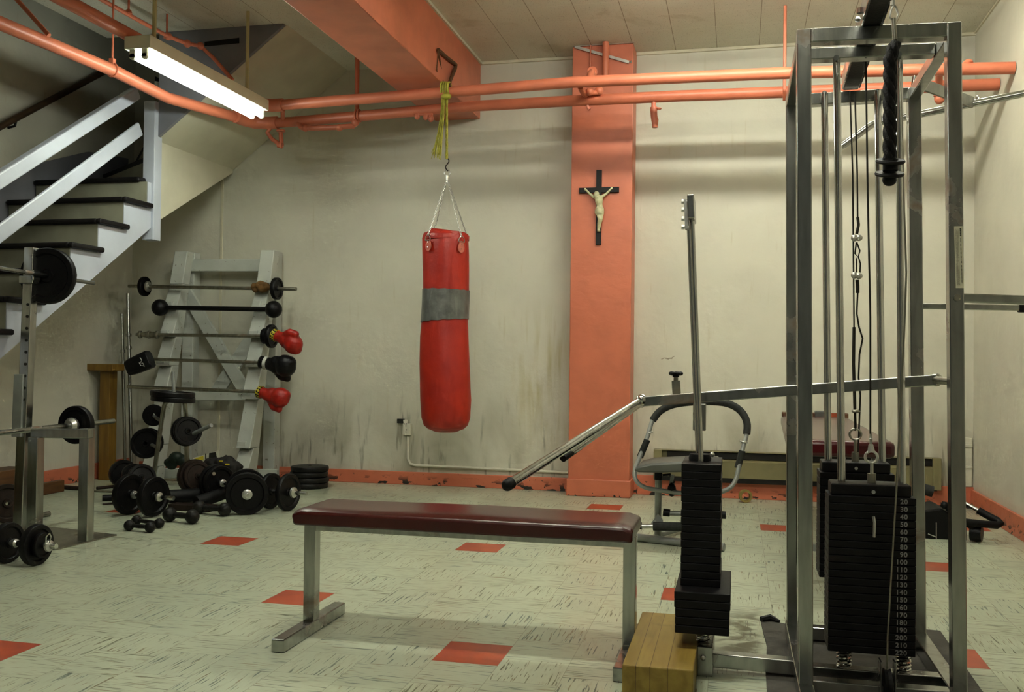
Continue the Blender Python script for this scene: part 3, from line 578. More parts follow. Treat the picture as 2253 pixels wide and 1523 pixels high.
# ------------------------------------------------------------------ weight plates, bars and dumbbells
def plate_mb(R, t, n=40, hole=.014):   # axis X, centred
    pf = [(hole, -t*.5), (R*.22, -t*.5), (R*.25, -t*.30), (R*.74, -t*.24), (R*.80, -t*.5), (R*.97, -t*.5), (R, -t*.36), (R, t*.36), (R*.97, t*.5), (R*.80, t*.5), (R*.74, t*.24), (R*.25, t*.30), (R*.22, t*.5), (hole, t*.5)]
    return MB().lathe(pf, (0, 0, 0), (1, 0, 0), n, close=True)
def flat_mb(R, t, n=40, hole=.014):
    pf = [(hole, -t*.5), (R*.88, -t*.5), (R*.96, -t*.46), (R, -t*.25), (R, t*.25), (R*.96, t*.46), (R*.88, t*.5), (hole, t*.5)]
    return MB().lathe(pf, (0, 0, 0), (1, 0, 0), n, close=True)
def weight_plate(label, loc, R, t, axis, mat='iron', group=None, flat=False):
    o = solo('weight_plate', (flat_mb if flat else plate_mb)(R, t), MT[mat], label, 'weight plate', (0, 0, 0), group); o.location = V(loc); return aim(o, axis)
def bar_thing(name, label, cat, loc, axis, L, r, plates, collars=(), mat='dull', group=None, cmat='galv', off=0., pmat='iron'):
    t = thing(name, label, cat, loc, group)
    lpart(t, 'bar', MB().tube([(-L/2+off, 0, 0), (L/2+off, 0, 0)], r, 14), MT[mat])
    for x, R, th in plates:
        m = plate_mb(R, th); m.v = [p+V((x, 0, 0)) for p in m.v]; lpart(t, 'plate', m, MT[pmat])
    for x, R, th in collars:
        lpart(t, 'collar', MB().lathe([(r*.9, -th/2), (R*.62, -th/2), (R, -th*.1), (R*.96, th*.3), (R*.6, th/2), (r*.9, th/2)], (x, 0, 0), (1, 0, 0), 20), MT[cmat])
    return aim(t, axis)
def globe_bell(name, label, cat, p, q, Rb, rh, mat='iron_old', group=None, hmat=None, hubs=True):
    p, q = V(p), V(q); L = (q-p).length; t = thing(name, label, cat, (p+q)/2, group)
    lpart(t, 'handle', MB().tube([(-L/2, 0, 0), (-L*.2, 0, 0), (0, 0, 0), (L*.2, 0, 0), (L/2, 0, 0)], [rh, rh, rh*(1.12 if L < .5 else 1), rh, rh], 14), MT[hmat or mat])
    for s in (-1, 1): lpart(t, 'ball', MB().sph((s*L/2, 0, 0), Rb, (.97, 1, 1), 24), MT[mat])
    return aim(t, q-p)
# ---- wooden bar rack against the back wall
yt, yf_ = 7.20, 6.90
wrk = thing('barbell_rack', 'chipped white wooden rack with notched sloping legs holding five bars', 'rack', (-4.1, 7.1, 0))
lx, rx = W(405, 560, yt).x, W(594, 560, yt).x; lb = W(352, 930, yf_+.06).x; rb = W(541, 1000, yf_).x
ztop = W(500, 553, yt).z
nz = [1.60, 1.40, 1.165, .93, .68, .30, .13, .0]
def leg(x0, x1):
    b = MB(); f_ = lambda z: z/ztop
    zs = [ztop]+nz
    for i in range(len(zs)-1):
        za, zb2 = zs[i], zs[i+1]; ya, yb2 = yf_+(yt-yf_)*f_(za), yf_+(yt-yf_)*f_(zb2); xa, xb2 = x1+(x0-x1)*f_(za), x1+(x0-x1)*f_(zb2); w = .060
        o1, o2 = (.0, .05) if i and zb2 > .05 else (0, 0)
        b.hexa([(xb2-w, yb2-.055-o2, zb2), (xb2+w, yb2-.055-o2, zb2), (xb2+w, yb2+.05, zb2), (xb2-w, yb2+.05, zb2), (xa-w, ya-.045+o1, za-.0), (xa+w, ya-.045+o1, za), (xa+w, ya+.05, za), (xa-w, ya+.05, za)])
        if 0 < i < 6: b.box(xb2-w+.006, xb2+w*.35, yb2-.10, yb2-.02, zb2+.0, zb2+.055)
    return b
for x0, x1 in ((lx, lb-.01), (rx, rb)): part(wrk, 'front_leg', leg(x0, x1), MT['white'], smooth=0, bev=.006)
for px in (416, 597):
    x = W(px, 800, D-.1).x; part(wrk, 'rear_post', MB().box(x-.052, x+.052, D-.13, D-.03, 0, W(500, 556, D-.08).z), MT['white'], smooth=0, bev=.006)
yb3 = D-.15
def rl(p, q, w, y=yb3, th=.035): part(wrk, 'crosspiece', MB().bar(W(*p, y), W(*q, y), th, w), MT['white'], smooth=0, bev=.004)
rl((418, 584), (580, 584), .10); rl((405, 872), (560, 872), .068); rl((338, 1041), (612, 1044), .08, 7.02)
def brace(p, q, w, y):
    p, q = W(*p, y), W(*q, y); d_ = (q-p).normalized(); part(wrk, 'brace', MB().bar(p, q, .03, w, d_.cross(V((0, 1, 0)))), MT['white'], smooth=0, bev=.004)
brace((408, 640), (540, 862), .105, yb3-.02); brace((590, 690), (478, 862), .115, yb3+.012)
yr_ = lambda z: yf_+(yt-yf_)*z/ztop-.075
def rack_bar(py0, x0, x1, y, name='barbell', **k): return W(x0, py0[0], y), W(x1, py0[1], y)
RG = 'bars resting on the white wooden rack'
y1 = 7.035; p, q = W(283, 630, y1), W(652, 636, y1); c = (p+q)/2; L = (q-p).length; k = PXM(c); X = lambda px: (px-467.5)*k/math.cos(.2284)*1.0
def atx(px, p, q): return ((W(px, 633, y1).x-p.x)/(q.x-p.x)-.5)*L
bar_thing('barbell', 'topmost bar on the white rack, one small black plate at each end', 'barbell', c, q-p, L, .0145, [(atx(318, p, q), 22*k, .03), (atx(609, p, q), 24*k, .034)], [(atx(325, p, q), .045, .03)], group=RG)
y2 = 6.985; p, q = W(352, 677, y2), W(602, 681, y2)
globe_bell('barbell', 'black ball-ended barbell, second bar from the top of the white rack', 'barbell', p, q, 18.5*PXM(p), .019, 'iron', RG)
y3 = 6.955; p, q = W(300, 736, y3), W(604, 740, y3); c = (p+q)/2; L = (q-p).length
def at3(px): return ((W(px, 738, y3).x-p.x)/(q.x-p.x)-.5)*L
bar_thing('barbell', 'third bar from the top of the white rack, grey collars left, plate right', 'barbell', c, q-p, L, .0135, [(at3(597), .092, .035), (at3(585), .062, .04)], [(at3(x), .032, .03) for x in (308, 328, 345)]+[(at3(328), .026, .15)], group=RG, cmat='dull')
y4 = 6.915; p, q = W(318, 790, y4), W(600, 799, y4)
bar_thing('barbell', 'bare rod, fourth bar from the top of the white rack', 'barbell', (p+q)/2, q-p, (q-p).length, .0135, [], [], group=RG)
y5 = 6.87; p, q = W(281, 851, y5), W(588, 863, y5)
bar_thing('barbell', 'lowest bar on the white rack, a bare rod ending in a red glove', 'barbell', (p+q)/2, q-p, (q-p).length, .0140, [], [], group=RG)
b = MB(); q = W(573, 630, y1-.01)
for dx, dz, r in ((-.045, 0, .036), (0, .012, .042), (.045, .0, .040), (.075, -.01, .03), (-.04, -.03, .03), (.02, -.02, .04)): b.sph(q+V((dx, 0, dz)), r, (1, 1, .8), 12)
o = solo('cloth', b, MT['sponge'], 'crumpled brown cloth wrapped on the top bar of the white rack', 'cloth', q); m = o.modifiers.new('remesh', 'REMESH'); m.mode = 'VOXEL'; m.voxel_size = .010; m.use_smooth_shade = True
tx = bpy.data.textures.new('crumple', 'CLOUDS'); tx.noise_scale = .03; m = o.modifiers.new('displace', 'DISPLACE'); m.texture = tx; m.strength = .022; m.mid_level = .5
def glove(label, cuff, tip, spin, L, mat, stripe=None, group='boxing gloves on the bars of the white rack'):
    cuff, tip = V(cuff), V(tip); t = thing('boxing_glove', label, 'boxing glove', cuff, group); s = L/.29
    b = MB(); b.tube([(0, 0, 0), (.05*s, 0, 0), (.10*s, 0, .004*s)], [.047*s, .045*s, .052*s], 16)
    b.sph((.135*s, 0, 0), .066*s, (1.1, .86, 1.05), 16); b.sph((.205*s, 0, -.006*s), .082*s, (1.02, .88, 1.02), 18); b.sph((.235*s, 0, -.035*s), .055*s, (1, 1, .9), 14)
    b.tube([(.12*s, -.015*s, .045*s), (.165*s, -.02*s, .085*s), (.215*s, -.015*s, .088*s)], [.030*s, .033*s, .029*s], 12); b.sph((.218*s, -.015*s, .088*s), .030*s, n=12)
    o = lpart(t, 'mitt', b, MT[mat]); m = o.modifiers.new('remesh', 'REMESH'); m.mode = 'VOXEL'; m.voxel_size = .007*s; m.use_smooth_shade = True; m = o.modifiers.new('smooth', 'SMOOTH'); m.factor = .5; m.iterations = 3
    if stripe:
        x0, x1, sm = stripe
        c_ = lpart(t, 'cuff_band', MB().lathe([(.0465*s, x0*s), (.0505*s, x0*s), (.0485*s, (x0+x1)/2*s), (.0515*s, x1*s), (.046*s, x1*s)], (0, 0, 0), (1, 0, 0), 24), MT[sm])
        if sm == 'yellow':
            b = MB()
            for a_ in range(12):
                for r_ in (0, 1): b.cbox(Matrix.Rotation(a_*2*PI/12+.1*r_, 3, 'X') @ V(((x0+.010+.018*r_)*s, 0, .0512*s)), .011*s, .014*s, .002*s, Matrix.Rotation(a_*2*PI/12+.1*r_, 3, 'X'))
            part(c_, 'print', b, MT['ink'], smooth=0)
    lpart(t, 'lining', MB().lathe([(.001, .012*s), (.040*s, .012*s), (.040*s, -.003*s), (.0475*s, -.003*s), (.0475*s, .006*s)], (0, 0, 0), (1, 0, 0), 20), MT['ink'])
    return aim(t, tip-cuff, spin)
g = 6.80
glove('red boxing glove hanging palm down beside the plate of the third bar', W(602, 736, g), W(655, 760, g-.03), 0.2, .27, 'glove_red', (.0, .034, 'yellow'))
glove('red boxing glove drooping from the end of the lowest bar', W(569, 862, g), W(640, 884, g-.02), 3.0, .27, 'glove_red', (.0, .03, 'yellow'))
glove('black boxing glove with a pale stripe on the right end of the fourth bar', W(575, 797, g+.02), W(640, 809, g), 3.3, .30, 'glove_black', (.035, .060, 'white_print'))
lg = thing('boxing_glove', 'black cuffed bag glove with faint script on the left end of the fourth bar', 'boxing glove', W(332, 789.3, g+.02), 'boxing gloves on the bars of the white rack')
b = MB(); n_ = 20
for x_, ry, rz in ((0, .050, .066), (.012, .055, .072), (.09, .054, .070), (.165, .052, .066), (.205, .046, .058), (.212, .02, .03)):
    b.v += [V((x_, math.copysign(abs(math.cos(t))**.5, math.cos(t))*ry, math.copysign(abs(math.sin(t))**.5, math.sin(t))*rz)) for t in [2*PI*j/n_ for j in range(n_)]]
for i in range(5):
    for j in range(n_): b.f.append([i*n_+j, i*n_+(j+1) % n_, (i+1)*n_+(j+1) % n_, (i+1)*n_+j])
b.f += [list(range(n_))[::-1], list(range(5*n_, 6*n_))]; b.mi = [0]*len(b.f); lpart(lg, 'mitt', b, MT['glove_black'], bev=.004)
aim(lg, W(278.6, 812.3, g)-W(331, 789.3, g+.02))
b = MB(); y = g-.065; b.tube([W(308, 787, y), W(312, 793, y), W(308, 799, y), W(314, 799, y+.004), W(317, 804, y+.004), W(311, 804, y), W(318, 806, y+.006)], .0028, 6); b.tube([W(306, 798, y), W(310, 805, y)], .0025, 6)
M_ = lg.matrix_basis.copy()
Ml = Matrix.LocRotScale(lg.location, lg.rotation_quaternion, None).inverted(); b.v = [Ml @ p for p in b.v]; lpart(lg, 'script', b, MT['white_print'])
# ---- bars and timber standing in the corner
a, e = W(270, 690, 7.0), W(276, 1045, 7.0); a.z, e.z = a.z, .01
def upright(label, a, e, r):
    t = thing('barbell', label, 'barbell', e, 'bare bars standing in the corner'); part(t, 'bar', MB().tube([e, a], r, 12), MT['steel'])
    for f in (.70, .77): c = e.lerp(a, f); d_ = (a-e).normalized(); part(t, 'collar', MB().tube([c-d_*.012, c+d_*.012], r*1.7, 12), MT['steel'])
    return t
upright('shorter bare steel bar standing in the corner by the amber post', W(268, 690, 7.05), V((W(276, 1050, 7.0).x, 7.0, .002)), .0125)
upright('taller bare steel bar standing in the corner next to the white rack', W(281, 646, 7.22), V((W(290, 1045, 7.05).x, 7.05, .002)), .014)
wp = thing('timber_post', 'amber wooden post with a flat plank top standing in the corner', 'post', (W(238, 900, 6.93).x, 6.93, 0))
q0 = F(241, 1052); Yp = 6.93; x0, x1 = W(227, 900, Yp).x, W(249, 900, Yp).x; zt = W(228, 815, Yp).z
part(wp, 'column', MB().box(x0, x1, Yp-.05, Yp+.05, 0, zt), MT['post_wood'], smooth=0, bev=.005)
part(wp, 'top_plank', MB().box(W(195, 810, Yp).x, W(264, 810, Yp).x, Yp-.10, Yp+.06, zt-.002, W(228, 803, Yp).z+.008), MT['post_wood'], smooth=0, bev=.004)
b = MB().box(-5.07, -4.88, 4.7, 5.95, 0, .21).box(-4.885, -4.84, 4.7, 6.25, 0, .085)
solo('timber_box', b, MT['brown_wood'], 'brown wooden boards lying along the left wall behind the squat rack', 'board', (-4.97, 5.4, 0), smooth=0, bev=.004)
# ---- plate tree
pt_ = thing('plate_tree', 'grey tube plate tree holding weight plates in front of the white rack', 'plate rack', F(400, 1108)); y = 5.95
part(pt_, 'frame', MB().tube(curve([W(333, 1085, y+.1), W(347, 985, y+.05), W(360, 900, y), W(366, 886, y), W(378, 879, y), W(392, 878, y), W(402, 882, y), W(407, 893, y), W(410, 940, y+.05), W(413, 1040, y+.1), F(415, 1108)+V((0, .1, .01))], 4), .0150, 12), MT['dull'])
b = MB(); b.tube([F(335, 1100)+V((0, 0, .015)), F(450, 1112)+V((0, 0, .015))], .014, 10); part(pt_, 'foot', b, MT['grey_tube'])
part(pt_, 'top_peg', MB().tube([W(383, 886, y), W(381, 818, y)], .0125, 10), MT['grey_tube'])
part(pt_, 'peg', MB().tube([W(409, 962, y), W(465, 936, y-.12)], .0135, 10), MT['grey_tube'])
part(pt_, 'peg', MB().tube([W(352, 925, y+.03), W(326, 908, y+.24)], .012, 10), MT['grey_tube']); part(pt_, 'peg', MB().tube([W(345, 985, y+.05), W(318, 970, y+.28)], .0125, 10), MT['grey_tube'])
k = PXM(W(380, 875, y)); c = W(380, 867.5, y)
nt = V((.06, .02, 1))
weight_plate('upper of the two black plates lying flat on top of the plate tree', c, 47.5*k, .034, nt, group='plates on the plate tree')
weight_plate('lower of the two black plates lying flat on top of the plate tree', W(381, 878.5, y), 47*k, .034, nt, group='plates on the plate tree')
ax = V((.80, -.62, .12)); c = W(411, 949, y-.05)
weight_plate('outer black plate on the right peg of the plate tree', c+ax.normalized()*.018, 31*k, .030, ax, group='plates on the plate tree')
weight_plate('inner black plate on the right peg of the plate tree', c-ax.normalized()*.016, 32.5*k, .030, ax, group='plates on the plate tree')
axl = V((.30, -.94, .14))
weight_plate('small black plate on the upper left peg of the plate tree', W(338, 914, y+.13), 24.5*k, .03, axl, group='plates on the plate tree', flat=True)
weight_plate('outer black plate on the lower left peg of the plate tree', W(321, 976, y+.13), 34*k, .03, axl, group='plates on the plate tree')
weight_plate('inner black plate on the lower left peg of the plate tree', W(327, 974, y+.19), 33*k, .03, axl, group='plates on the plate tree')
# ---- dumbbells with plates on the floor
def floor_c(px, py, R): q = F(px, py); return q+V((0, 0, R))
def dumbbell(label, c, axis, L, plates, r=.0135, **k): return bar_thing('dumbbell', label, 'dumbbell', c, axis, L, r, plates, mat='chrome', **k)
GD = 'loaded dumbbells on the floor by the rack'
c = F(322, 1136); R = .128; c.z = R
dumbbell('loaded black dumbbell with a shiny handle standing left of the round-headed dumbbells', c, (.98, -.18, 0), .44, [(-.145, R, .042), (.055, R*.97, .042)], collars=[(.10, .030, .03), (-.105, .026, .03)], group=GD)
c = F(543, 1134); R = .134; c.z = R
dumbbell('large black loaded dumbbell seen end-on with a silver nut at its centre', c+V((-.065, .113, 0)), (.50, -.87, 0), .40, [(.11, R, .04), (.065, R*.98, .04), (-.13, R, .04)], collars=[(.142, .034, .03)], group=GD)
c = F(610, 1122); R = .122; c.z = R
dumbbell('black loaded dumbbell at the right end of the pile with a bar end pointing right', c, (.985, -.17, 0), .46, [(-.055, R*.97, .035), (.085, R, .035)], collars=[(.125, .036, .035), (-.09, .03, .03)], group=GD)
c = F(265, 1071); R = .105; c.z = R
dumbbell('black loaded dumbbell at the far left of the pile nearest the amber post', c+V((.10, -.05, 0)), (.80, -.58, .05), .36, [(-.11, R, .05), (.10, R*.8, .04)], collars=[(-.06, .02, .03)], group=GD)
k = .0029
c = W(424, 1046, 5.95)
bar_thing('dumbbell', 'old rusty loaded dumbbell lying on top of the pile in front of the plate tree', 'dumbbell', c+V((.06, -.0, 0)), (.84, -.5, .16), .36, .012, [(-.09, .118, .05), (-.045, .10, .03)], mat='dull', pmat='iron_brown', group=GD)
c = W(485, 1062, 5.92)
bar_thing('dumbbell', 'black loaded dumbbell with a silver wing nut in the middle of the pile', 'dumbbell', c, (.88, -.46, -.04), .30, .012, [(-.02, .112, .04), (-.07, .115, .04)], [(.025, .026, .03)], mat='chrome', group=GD)
weight_plate('black plate leaning behind the loaded dumbbell nearest the plate tree foot', W(312, 1052, 5.85), .095, .03, (.75, -.6, .25))
# stack of plates
c = F(678, 1071); R = .150
for i, nm in enumerate(('bottom plate', 'second plate up', 'third plate up', 'top plate')):
    weight_plate(nm+' of the flat stack of grey plates against the salmon baseboard', (-3.236+.006*math.sin(i*2.1), 7.0+.004*i, .021+.042*i), R*(1-.008*i), .040, (0, 0, 1), 'iron_old', 'flat stack of plates', flat=True)
# round-headed dumbbells
GH = 'round-headed iron dumbbells on the floor'
def ball_pair(label, a, e, R):
    p, q = F(*a), F(*e); p.z = q.z = R; return globe_bell('dumbbell', label, 'dumbbell', p, q, R, R*.38, 'iron_old', GH)
ball_pair('small round-headed dumbbell nearest the camera', (284, 1168), (330, 1172), .031)
ball_pair('small round-headed dumbbell just behind its twin', (300, 1156), (350, 1163), .030)
ball_pair('medium round-headed dumbbell with a clean handle lying in front of the black roll', (373, 1148), (423, 1153), .044)
ball_pair('medium round-headed dumbbell lying against the large end-on dumbbell', (438, 1131), (494, 1136), .043)
# other things in the pile
p, q = F(432, 1122), F(512, 1112); p.z, q.z = .05, .10
b = MB().tube([p, p.lerp(q, .5), q], [.040, .043, .038], 18); solo('foam_roll', b, MT['rubber'], 'black roll lying slantwise among the dumbbells', 'roll', p)
p, q = F(372, 1118), F(430, 1117); p.z = q.z = .075; q += V((.02, .12, 0))
solo('foam_roll', MB().tube([p, q], .045, 16), MT['rubber'], 'black roll beside the plate tree foot', 'roll', p)
p = F(405, 1128); solo('floor_board', MB().cbox((p.x, p.y+.1, .02), .30, .10, .04), MT['iron_brown'], 'dark flat iron bar on the floor behind the round-headed dumbbells', 'iron bar', (p.x, p.y, 0), smooth=0, bev=.004)
def floor_rod(label, a, e, r, mat, z=None):
    p, q = F(*a), F(*e); p.z = q.z = z or r; return solo('rod', MB().tube([p, q], r, 10), MT[mat], label, 'rod', p)
floor_rod('dark rod with a pale band on the floor left of the pile', (128, 1076), (182, 1080), .016, 'iron_brown'); floor_rod('thin yellowish rod on the floor behind the loaded dumbbell', (190, 1082), (300, 1087), .008, 'dull')
floor_rod('thick black rod poking out left of the loaded dumbbell', (225, 1103), (300, 1100), .022, 'iron'); floor_rod('brown stick on the floor by the amber post', (213, 1078), (250, 1074), .012, 'iron_brown'); floor_rod('thin dark rod lying below the thick black rod', (226, 1112), (280, 1107), .007, 'iron_brown')
# gloves, paper and bag at the foot of the wall
y = 6.75; b = MB()
for px, py, r in ((372, 1018, .05), (388, 1008, .07), (402, 1014, .065), (410, 1022, .05), (378, 1024, .05)): b.sph(W(px, py, y), r*.8, (1.1, .9, .9), 14)
o = solo('boxing_glove', b, MT['green_cloth'], 'dark green glove heaped at the foot of the white rack', 'boxing glove', F(388, 1056)); o.modifiers.new('r', 'REMESH').mode = 'VOXEL'; o.modifiers['r'].voxel_size = .01; o.modifiers['r'].use_smooth_shade = True
y = 7.0; pp_ = thing('poster', 'creased white and yellow printed card leaning behind the pile', 'poster', W(460, 1030, y))
a, e, e2, a2 = W(426, 1030, y), W(484, 1040, y), W(482, 991, y+.03), W(424, 1008, y+.03)
part(pp_, 'card', MB().prism([a, e, e2, a2], (0, .006, 0)), MT['paper'], smooth=0)
part(pp_, 'print', MB().prism([W(429, 1012, y+.012), W(448, 1012, y+.012), W(448, 1003, y+.022), W(431, 1008, y+.022)], (0, -.004, 0)).prism([W(430, 1022, y+.0), W(449, 1022, y+.0), W(449, 1016, y+.01), W(430, 1017, y+.01)], (0, -.004, 0)), MT['yellow'], smooth=0)
part(pp_, 'print', MB().prism([W(461, 997, y+.02), W(475, 995, y+.022), W(478, 1012, y+.01), W(470, 1020, y+.005), W(460, 1012, y+.01)], (0, -.006, 0)).prism([W(452, 998, y+.016), W(454, 998, y+.016), W(454, 1018, y), W(452, 1018, y)], (0, -.004, 0)), MT['ink'], smooth=0)
y = 6.6; b = MB()
for px, py, r in ((470, 1020, .09), (495, 1022, .11), (515, 1028, .08), (482, 1034, .11), (508, 1036, .09), (500, 1010, .05)): b.sph(W(px, py, y), r*.72, (1.2, 1, .75), 14)
o = solo('sports_bag', b, MT['bag_cloth'], 'dark crumpled bag with yellow marks at the foot of the wall', 'bag', F(495, 1060)); o.modifiers.new('r', 'REMESH').mode = 'VOXEL'; o.modifiers['r'].voxel_size = .012; o.modifiers['r'].use_smooth_shade = True
m = o.modifiers.new('displace', 'DISPLACE'); m.texture = tx; m.strength = .03
c_ = F(495, 1060)
bb = build(MB().cbox(W(486, 1015, y-.085), .022, .012, .010).cbox(W(500, 1022, y-.085), .03, .012, .010), 'yellow_mark', MT['yellow'], o, c_, smooth=0)
# ---- squat rack with two barbells
sq = thing('squat_rack', 'bare steel squat rack with a tall drilled post standing on a floor plate', 'squat rack', (-3.9, 4.8, 0))
A, Bq, Cq = V((W(49, 900, 4.78).x, 4.78, 0)), V((W(79, 1000, 4.56).x, 4.56, 0)), F(188, 1192)
pl = [F(257, 1179), F(124, 1211), F(20, 1212), F(20, 1156), F(124, 1163)]; 
pl = [p+V((0, 0, .001)) for p in pl]
part(sq, 'base_plate', MB().prism(pl, (0, 0, .006)), MT['dull'], smooth=0)
tA = W(70, 545, A.y+.06); part(sq, 'tall_post', MB().bar(A, tA, .060, .055, (0, 1, 0)), MT['steel'], smooth=0, bev=.004)
b = MB(); d_ = (tA-A).normalized()
for i in range(9):
    c = A.lerp(tA, .46+.042*i)+V((.012, -.0285, 0)); b.tube([c, c-V((0, .002, 0))], .0085, 10)
part(sq, 'post_holes', b, MT['ink'], smooth=0)
cc = A.lerp(tA, .36); part(sq, 'sleeve', MB().bar(A.lerp(tA, .33)+V((-.02, -.012, 0)), A.lerp(tA, .55)+V((-.02, -.012, 0)), .062, .062, (0, 1, 0)), MT['grey_tube'], smooth=0, bev=.004)
hk = A.lerp(tA, .895); part(sq, 'hook', MB().cbox(hk+V((.02, -.035, -.02)), .09, .06, .045).cbox(hk+V((.062, -.035, .005)), .02, .06, .06), MT['steel'], smooth=0, bev=.004)
zr = W(190, 955, Cq.y).z
part(sq, 'short_post', MB().bar(Bq, V((Bq.x, Bq.y, zr-.02)), .062, .058, (0, 1, 0)), MT['steel'], smooth=0, bev=.004); part(sq, 'short_post', MB().bar(Cq+V((0, 0, .004)), V((Cq.x, Cq.y, zr+.03)), .060, .058, (0, 1, 0)), MT['steel'], smooth=0, bev=.004)
part(sq, 'top_rail', MB().bar(V((Bq.x-.03, Bq.y+.015, zr)), V((Cq.x+.035, Cq.y-.018, zr+.004)), .055, .05), MT['steel'], smooth=0, bev=.004)
pc = W(104, 607, 4.86); e = S(200, 619, pc.x); ax = Matrix.Rotation(.17, 3, 'Z') @ (e-pc).normalized(); k = PXM(pc)
bar_thing('barbell', 'barbell with a big black plate resting high on the squat rack', 'barbell', pc-ax*.55, ax, 2.2, .0125, [(.56, 62*k, .045), (.61, 50*k, .035)], mat='steel')
pc = W(168, 935, 5.0); e = S(235, 928, pc.x); ax = V((e-pc).normalized()); k = PXM(pc)
bar_thing('barbell', 'barbell with one small black plate lying low across the squat rack', 'barbell', pc-ax*.70, ax, 2.1, .0155, [(.70, 42*k, .04)], [(.655, .045, .05), (.76, .022, .06)], mat='steel', cmat='galv')
c = F(93, 1242); R = .098; c.z = R; axd = V((1, -.05, 0))
t = dumbbell('black loaded dumbbell with a wire clip lying at the foot of the squat rack', c+V((-.10, -.02, 0)), axd, .40, [(-.085, R, .035), (.085, R*1.0, .035), (.12, R*.62, .025)], collars=[(.155, .028, .03), (-.045, .022, .04), (.045, .022, .04)])
lpart(t, 'wire_clip', MB().tube([(.165, -.03, .005), (.170, -.034, .05), (.170, -.012, .062), (.168, .0, .045), (.166, -.012, .005)], .0035, 6).ring((.165, 0, 0), (1, 0, 0), .018, .0035, 14, 6), MT['chrome'])
c = F(14, 1150); weight_plate('rusty brown plate leaning against the squat rack by the floor', c+V((0, 0, .115)), .115, .04, (.85, -.5, .12), 'iron_brown')
c = F(96, 1141); floor_rod('short steel rod lying behind the short posts of the squat rack', (60, 1146), (108, 1136), .016, 'dull')
# ------------------------------------------------------------------ burgundy bench
bn = thing('weight_bench', 'long burgundy padded weight bench on two square steel legs', 'bench', (-.93, 3.35, 0))
pad = MB(); n1, n2 = 34, 10; x0, x1, ya, yb_, zl, zt = -1.545, -.330, 3.195, 3.505, .418, .478
def top(u, v):
    e = min(u, 1-u, .5); f = min(1, (v/.12)) * min(1, ((1-v)/.12)); return zt-.012*(1-min(1, f))-.004*math.sin(u*9)*math.sin(v*3)-.012*(1-min(1, min(u, 1-u)/.02))
for j in range(n2+1):
    for i in range(n1+1):
        u, v = i/n1, j/n2; pad.v.append(V((x0+(x1-x0)*u, ya+(yb_-ya)*v, top(u, v))))
N_ = len(pad.v)
for j in range(n2+1):
    for i in range(n1+1):
        u, v = i/n1, j/n2; pad.v.append(V((x0+(x1-x0)*u+(.008 if i == 0 else 0), ya+(yb_-ya)*v, zl)))
ix = lambda i, j, o=0: o+j*(n1+1)+i
for j in range(n2):
    for i in range(n1): pad.f += [[ix(i, j), ix(i+1, j), ix(i+1, j+1), ix(i, j+1)], [ix(i, j, N_), ix(i, j+1, N_), ix(i+1, j+1, N_), ix(i+1, j, N_)]]
for i in range(n1): pad.f += [[ix(i, 0, N_), ix(i+1, 0, N_), ix(i+1, 0), ix(i, 0)], [ix(i+1, n2, N_), ix(i, n2, N_), ix(i, n2), ix(i+1, n2)]]
for j in range(n2): pad.f += [[ix(0, j+1, N_), ix(0, j, N_), ix(0, j), ix(0, j+1)], [ix(n1, j, N_), ix(n1, j+1, N_), ix(n1, j+1), ix(n1, j)]]
pad.mi = [0]*len(pad.f); part(bn, 'pad', pad, MT['vinyl'], smooth=60, bev=.008)
yc = 3.345
part(bn, 'rail', MB().bar((-1.51, yc, .398), (-.36, yc, .398), .046, .040), MT['steel'], smooth=0, bev=.003)
for x in (-1.53, -.352):
    part(bn, 'leg', MB().box(x-.022, x+.022, yc-.025, yc+.025, .045, .418), MT['steel'], smooth=0, bev=.003)
    part(bn, 'foot', MB().box(x-.024, x+.024, 3.075, 3.61, .002, .046), MT['steel'], smooth=0, bev=.004)
# ------------------------------------------------------------------ laminated wood block
b = MB(); bw = (.212)/4
blk = thing('wooden_block', 'thick yellow laminated wooden block lying beside the bench', 'wooden block', (-.225, 3.25, 0))
part(blk, 'block', MB().box(-.331, -.119, 2.94, 3.575, 0, .10), MT['yellow_wood'], smooth=0, bev=.004)
b = MB()
for x in (-.290, -.247, -.195, -.16)[:3]: b.box(x-.0007, x+.0007, 2.9394, 3.574, .003, .1004)
part(blk, 'glue_lines', b, MT['brown_wood'], smooth=0)
# ------------------------------------------------------------------ multi-station weight machine
mc = thing('weight_machine', 'tall chrome cable weight machine with black weight stacks and a long press lever', 'exercise machine', (.39, 3.4, 0))
yFm, yBm = 3.05, 3.72
def post(nm, px_t, px_b, Y, w=.044, d=.05, foot=True):
    a, e = W(*px_t, Y), W(*px_b, Y); d_ = (a-e).normalized()
    if foot: e = e-d_*(e.z/d_.z)
    part(mc, nm, MB().bar(e, a, w, d, (0, 1, 0)), MT['steel'], smooth=0, bev=.003); return e, a
ew, aw = post('post', (1768, 69), (1772, 1400), yFm, .042); ee, ae = post('post', (2096, 54), (2108, 1450), yFm, .040)
eb, ab = post('post', (1740, 212), (1742, 1380), yBm, .036); ec, ac = post('post', (2010, 196), (2021, 1380), yBm, .044)
zf = W(1768, 69, yFm).z; zb2 = W(1740, 212, yBm).z
part(mc, 'top_bar', MB().bar(aw+V((.019, 0, -.020)), ae+V((-.018, 0, -.020)), .048, .042), MT['steel'], smooth=0, bev=.003)
part(mc, 'top_bar', MB().bar(ab+V((.016, 0, -.020)), ac+V((-.02, 0, -.020)), .048, .042), MT['steel'], smooth=0, bev=.003)
for p, q in ((aw, ab), (ae, ac)): part(mc, 'side_bar', MB().bar(p+V((0, .02, -.022)), q+V((0, -.02, -.022)), .036, .040), MT['steel'], smooth=0, bev=.003)
yM = 3.23; m0, m1 = W(1768, 124, yM), W(2055, 112, yM)
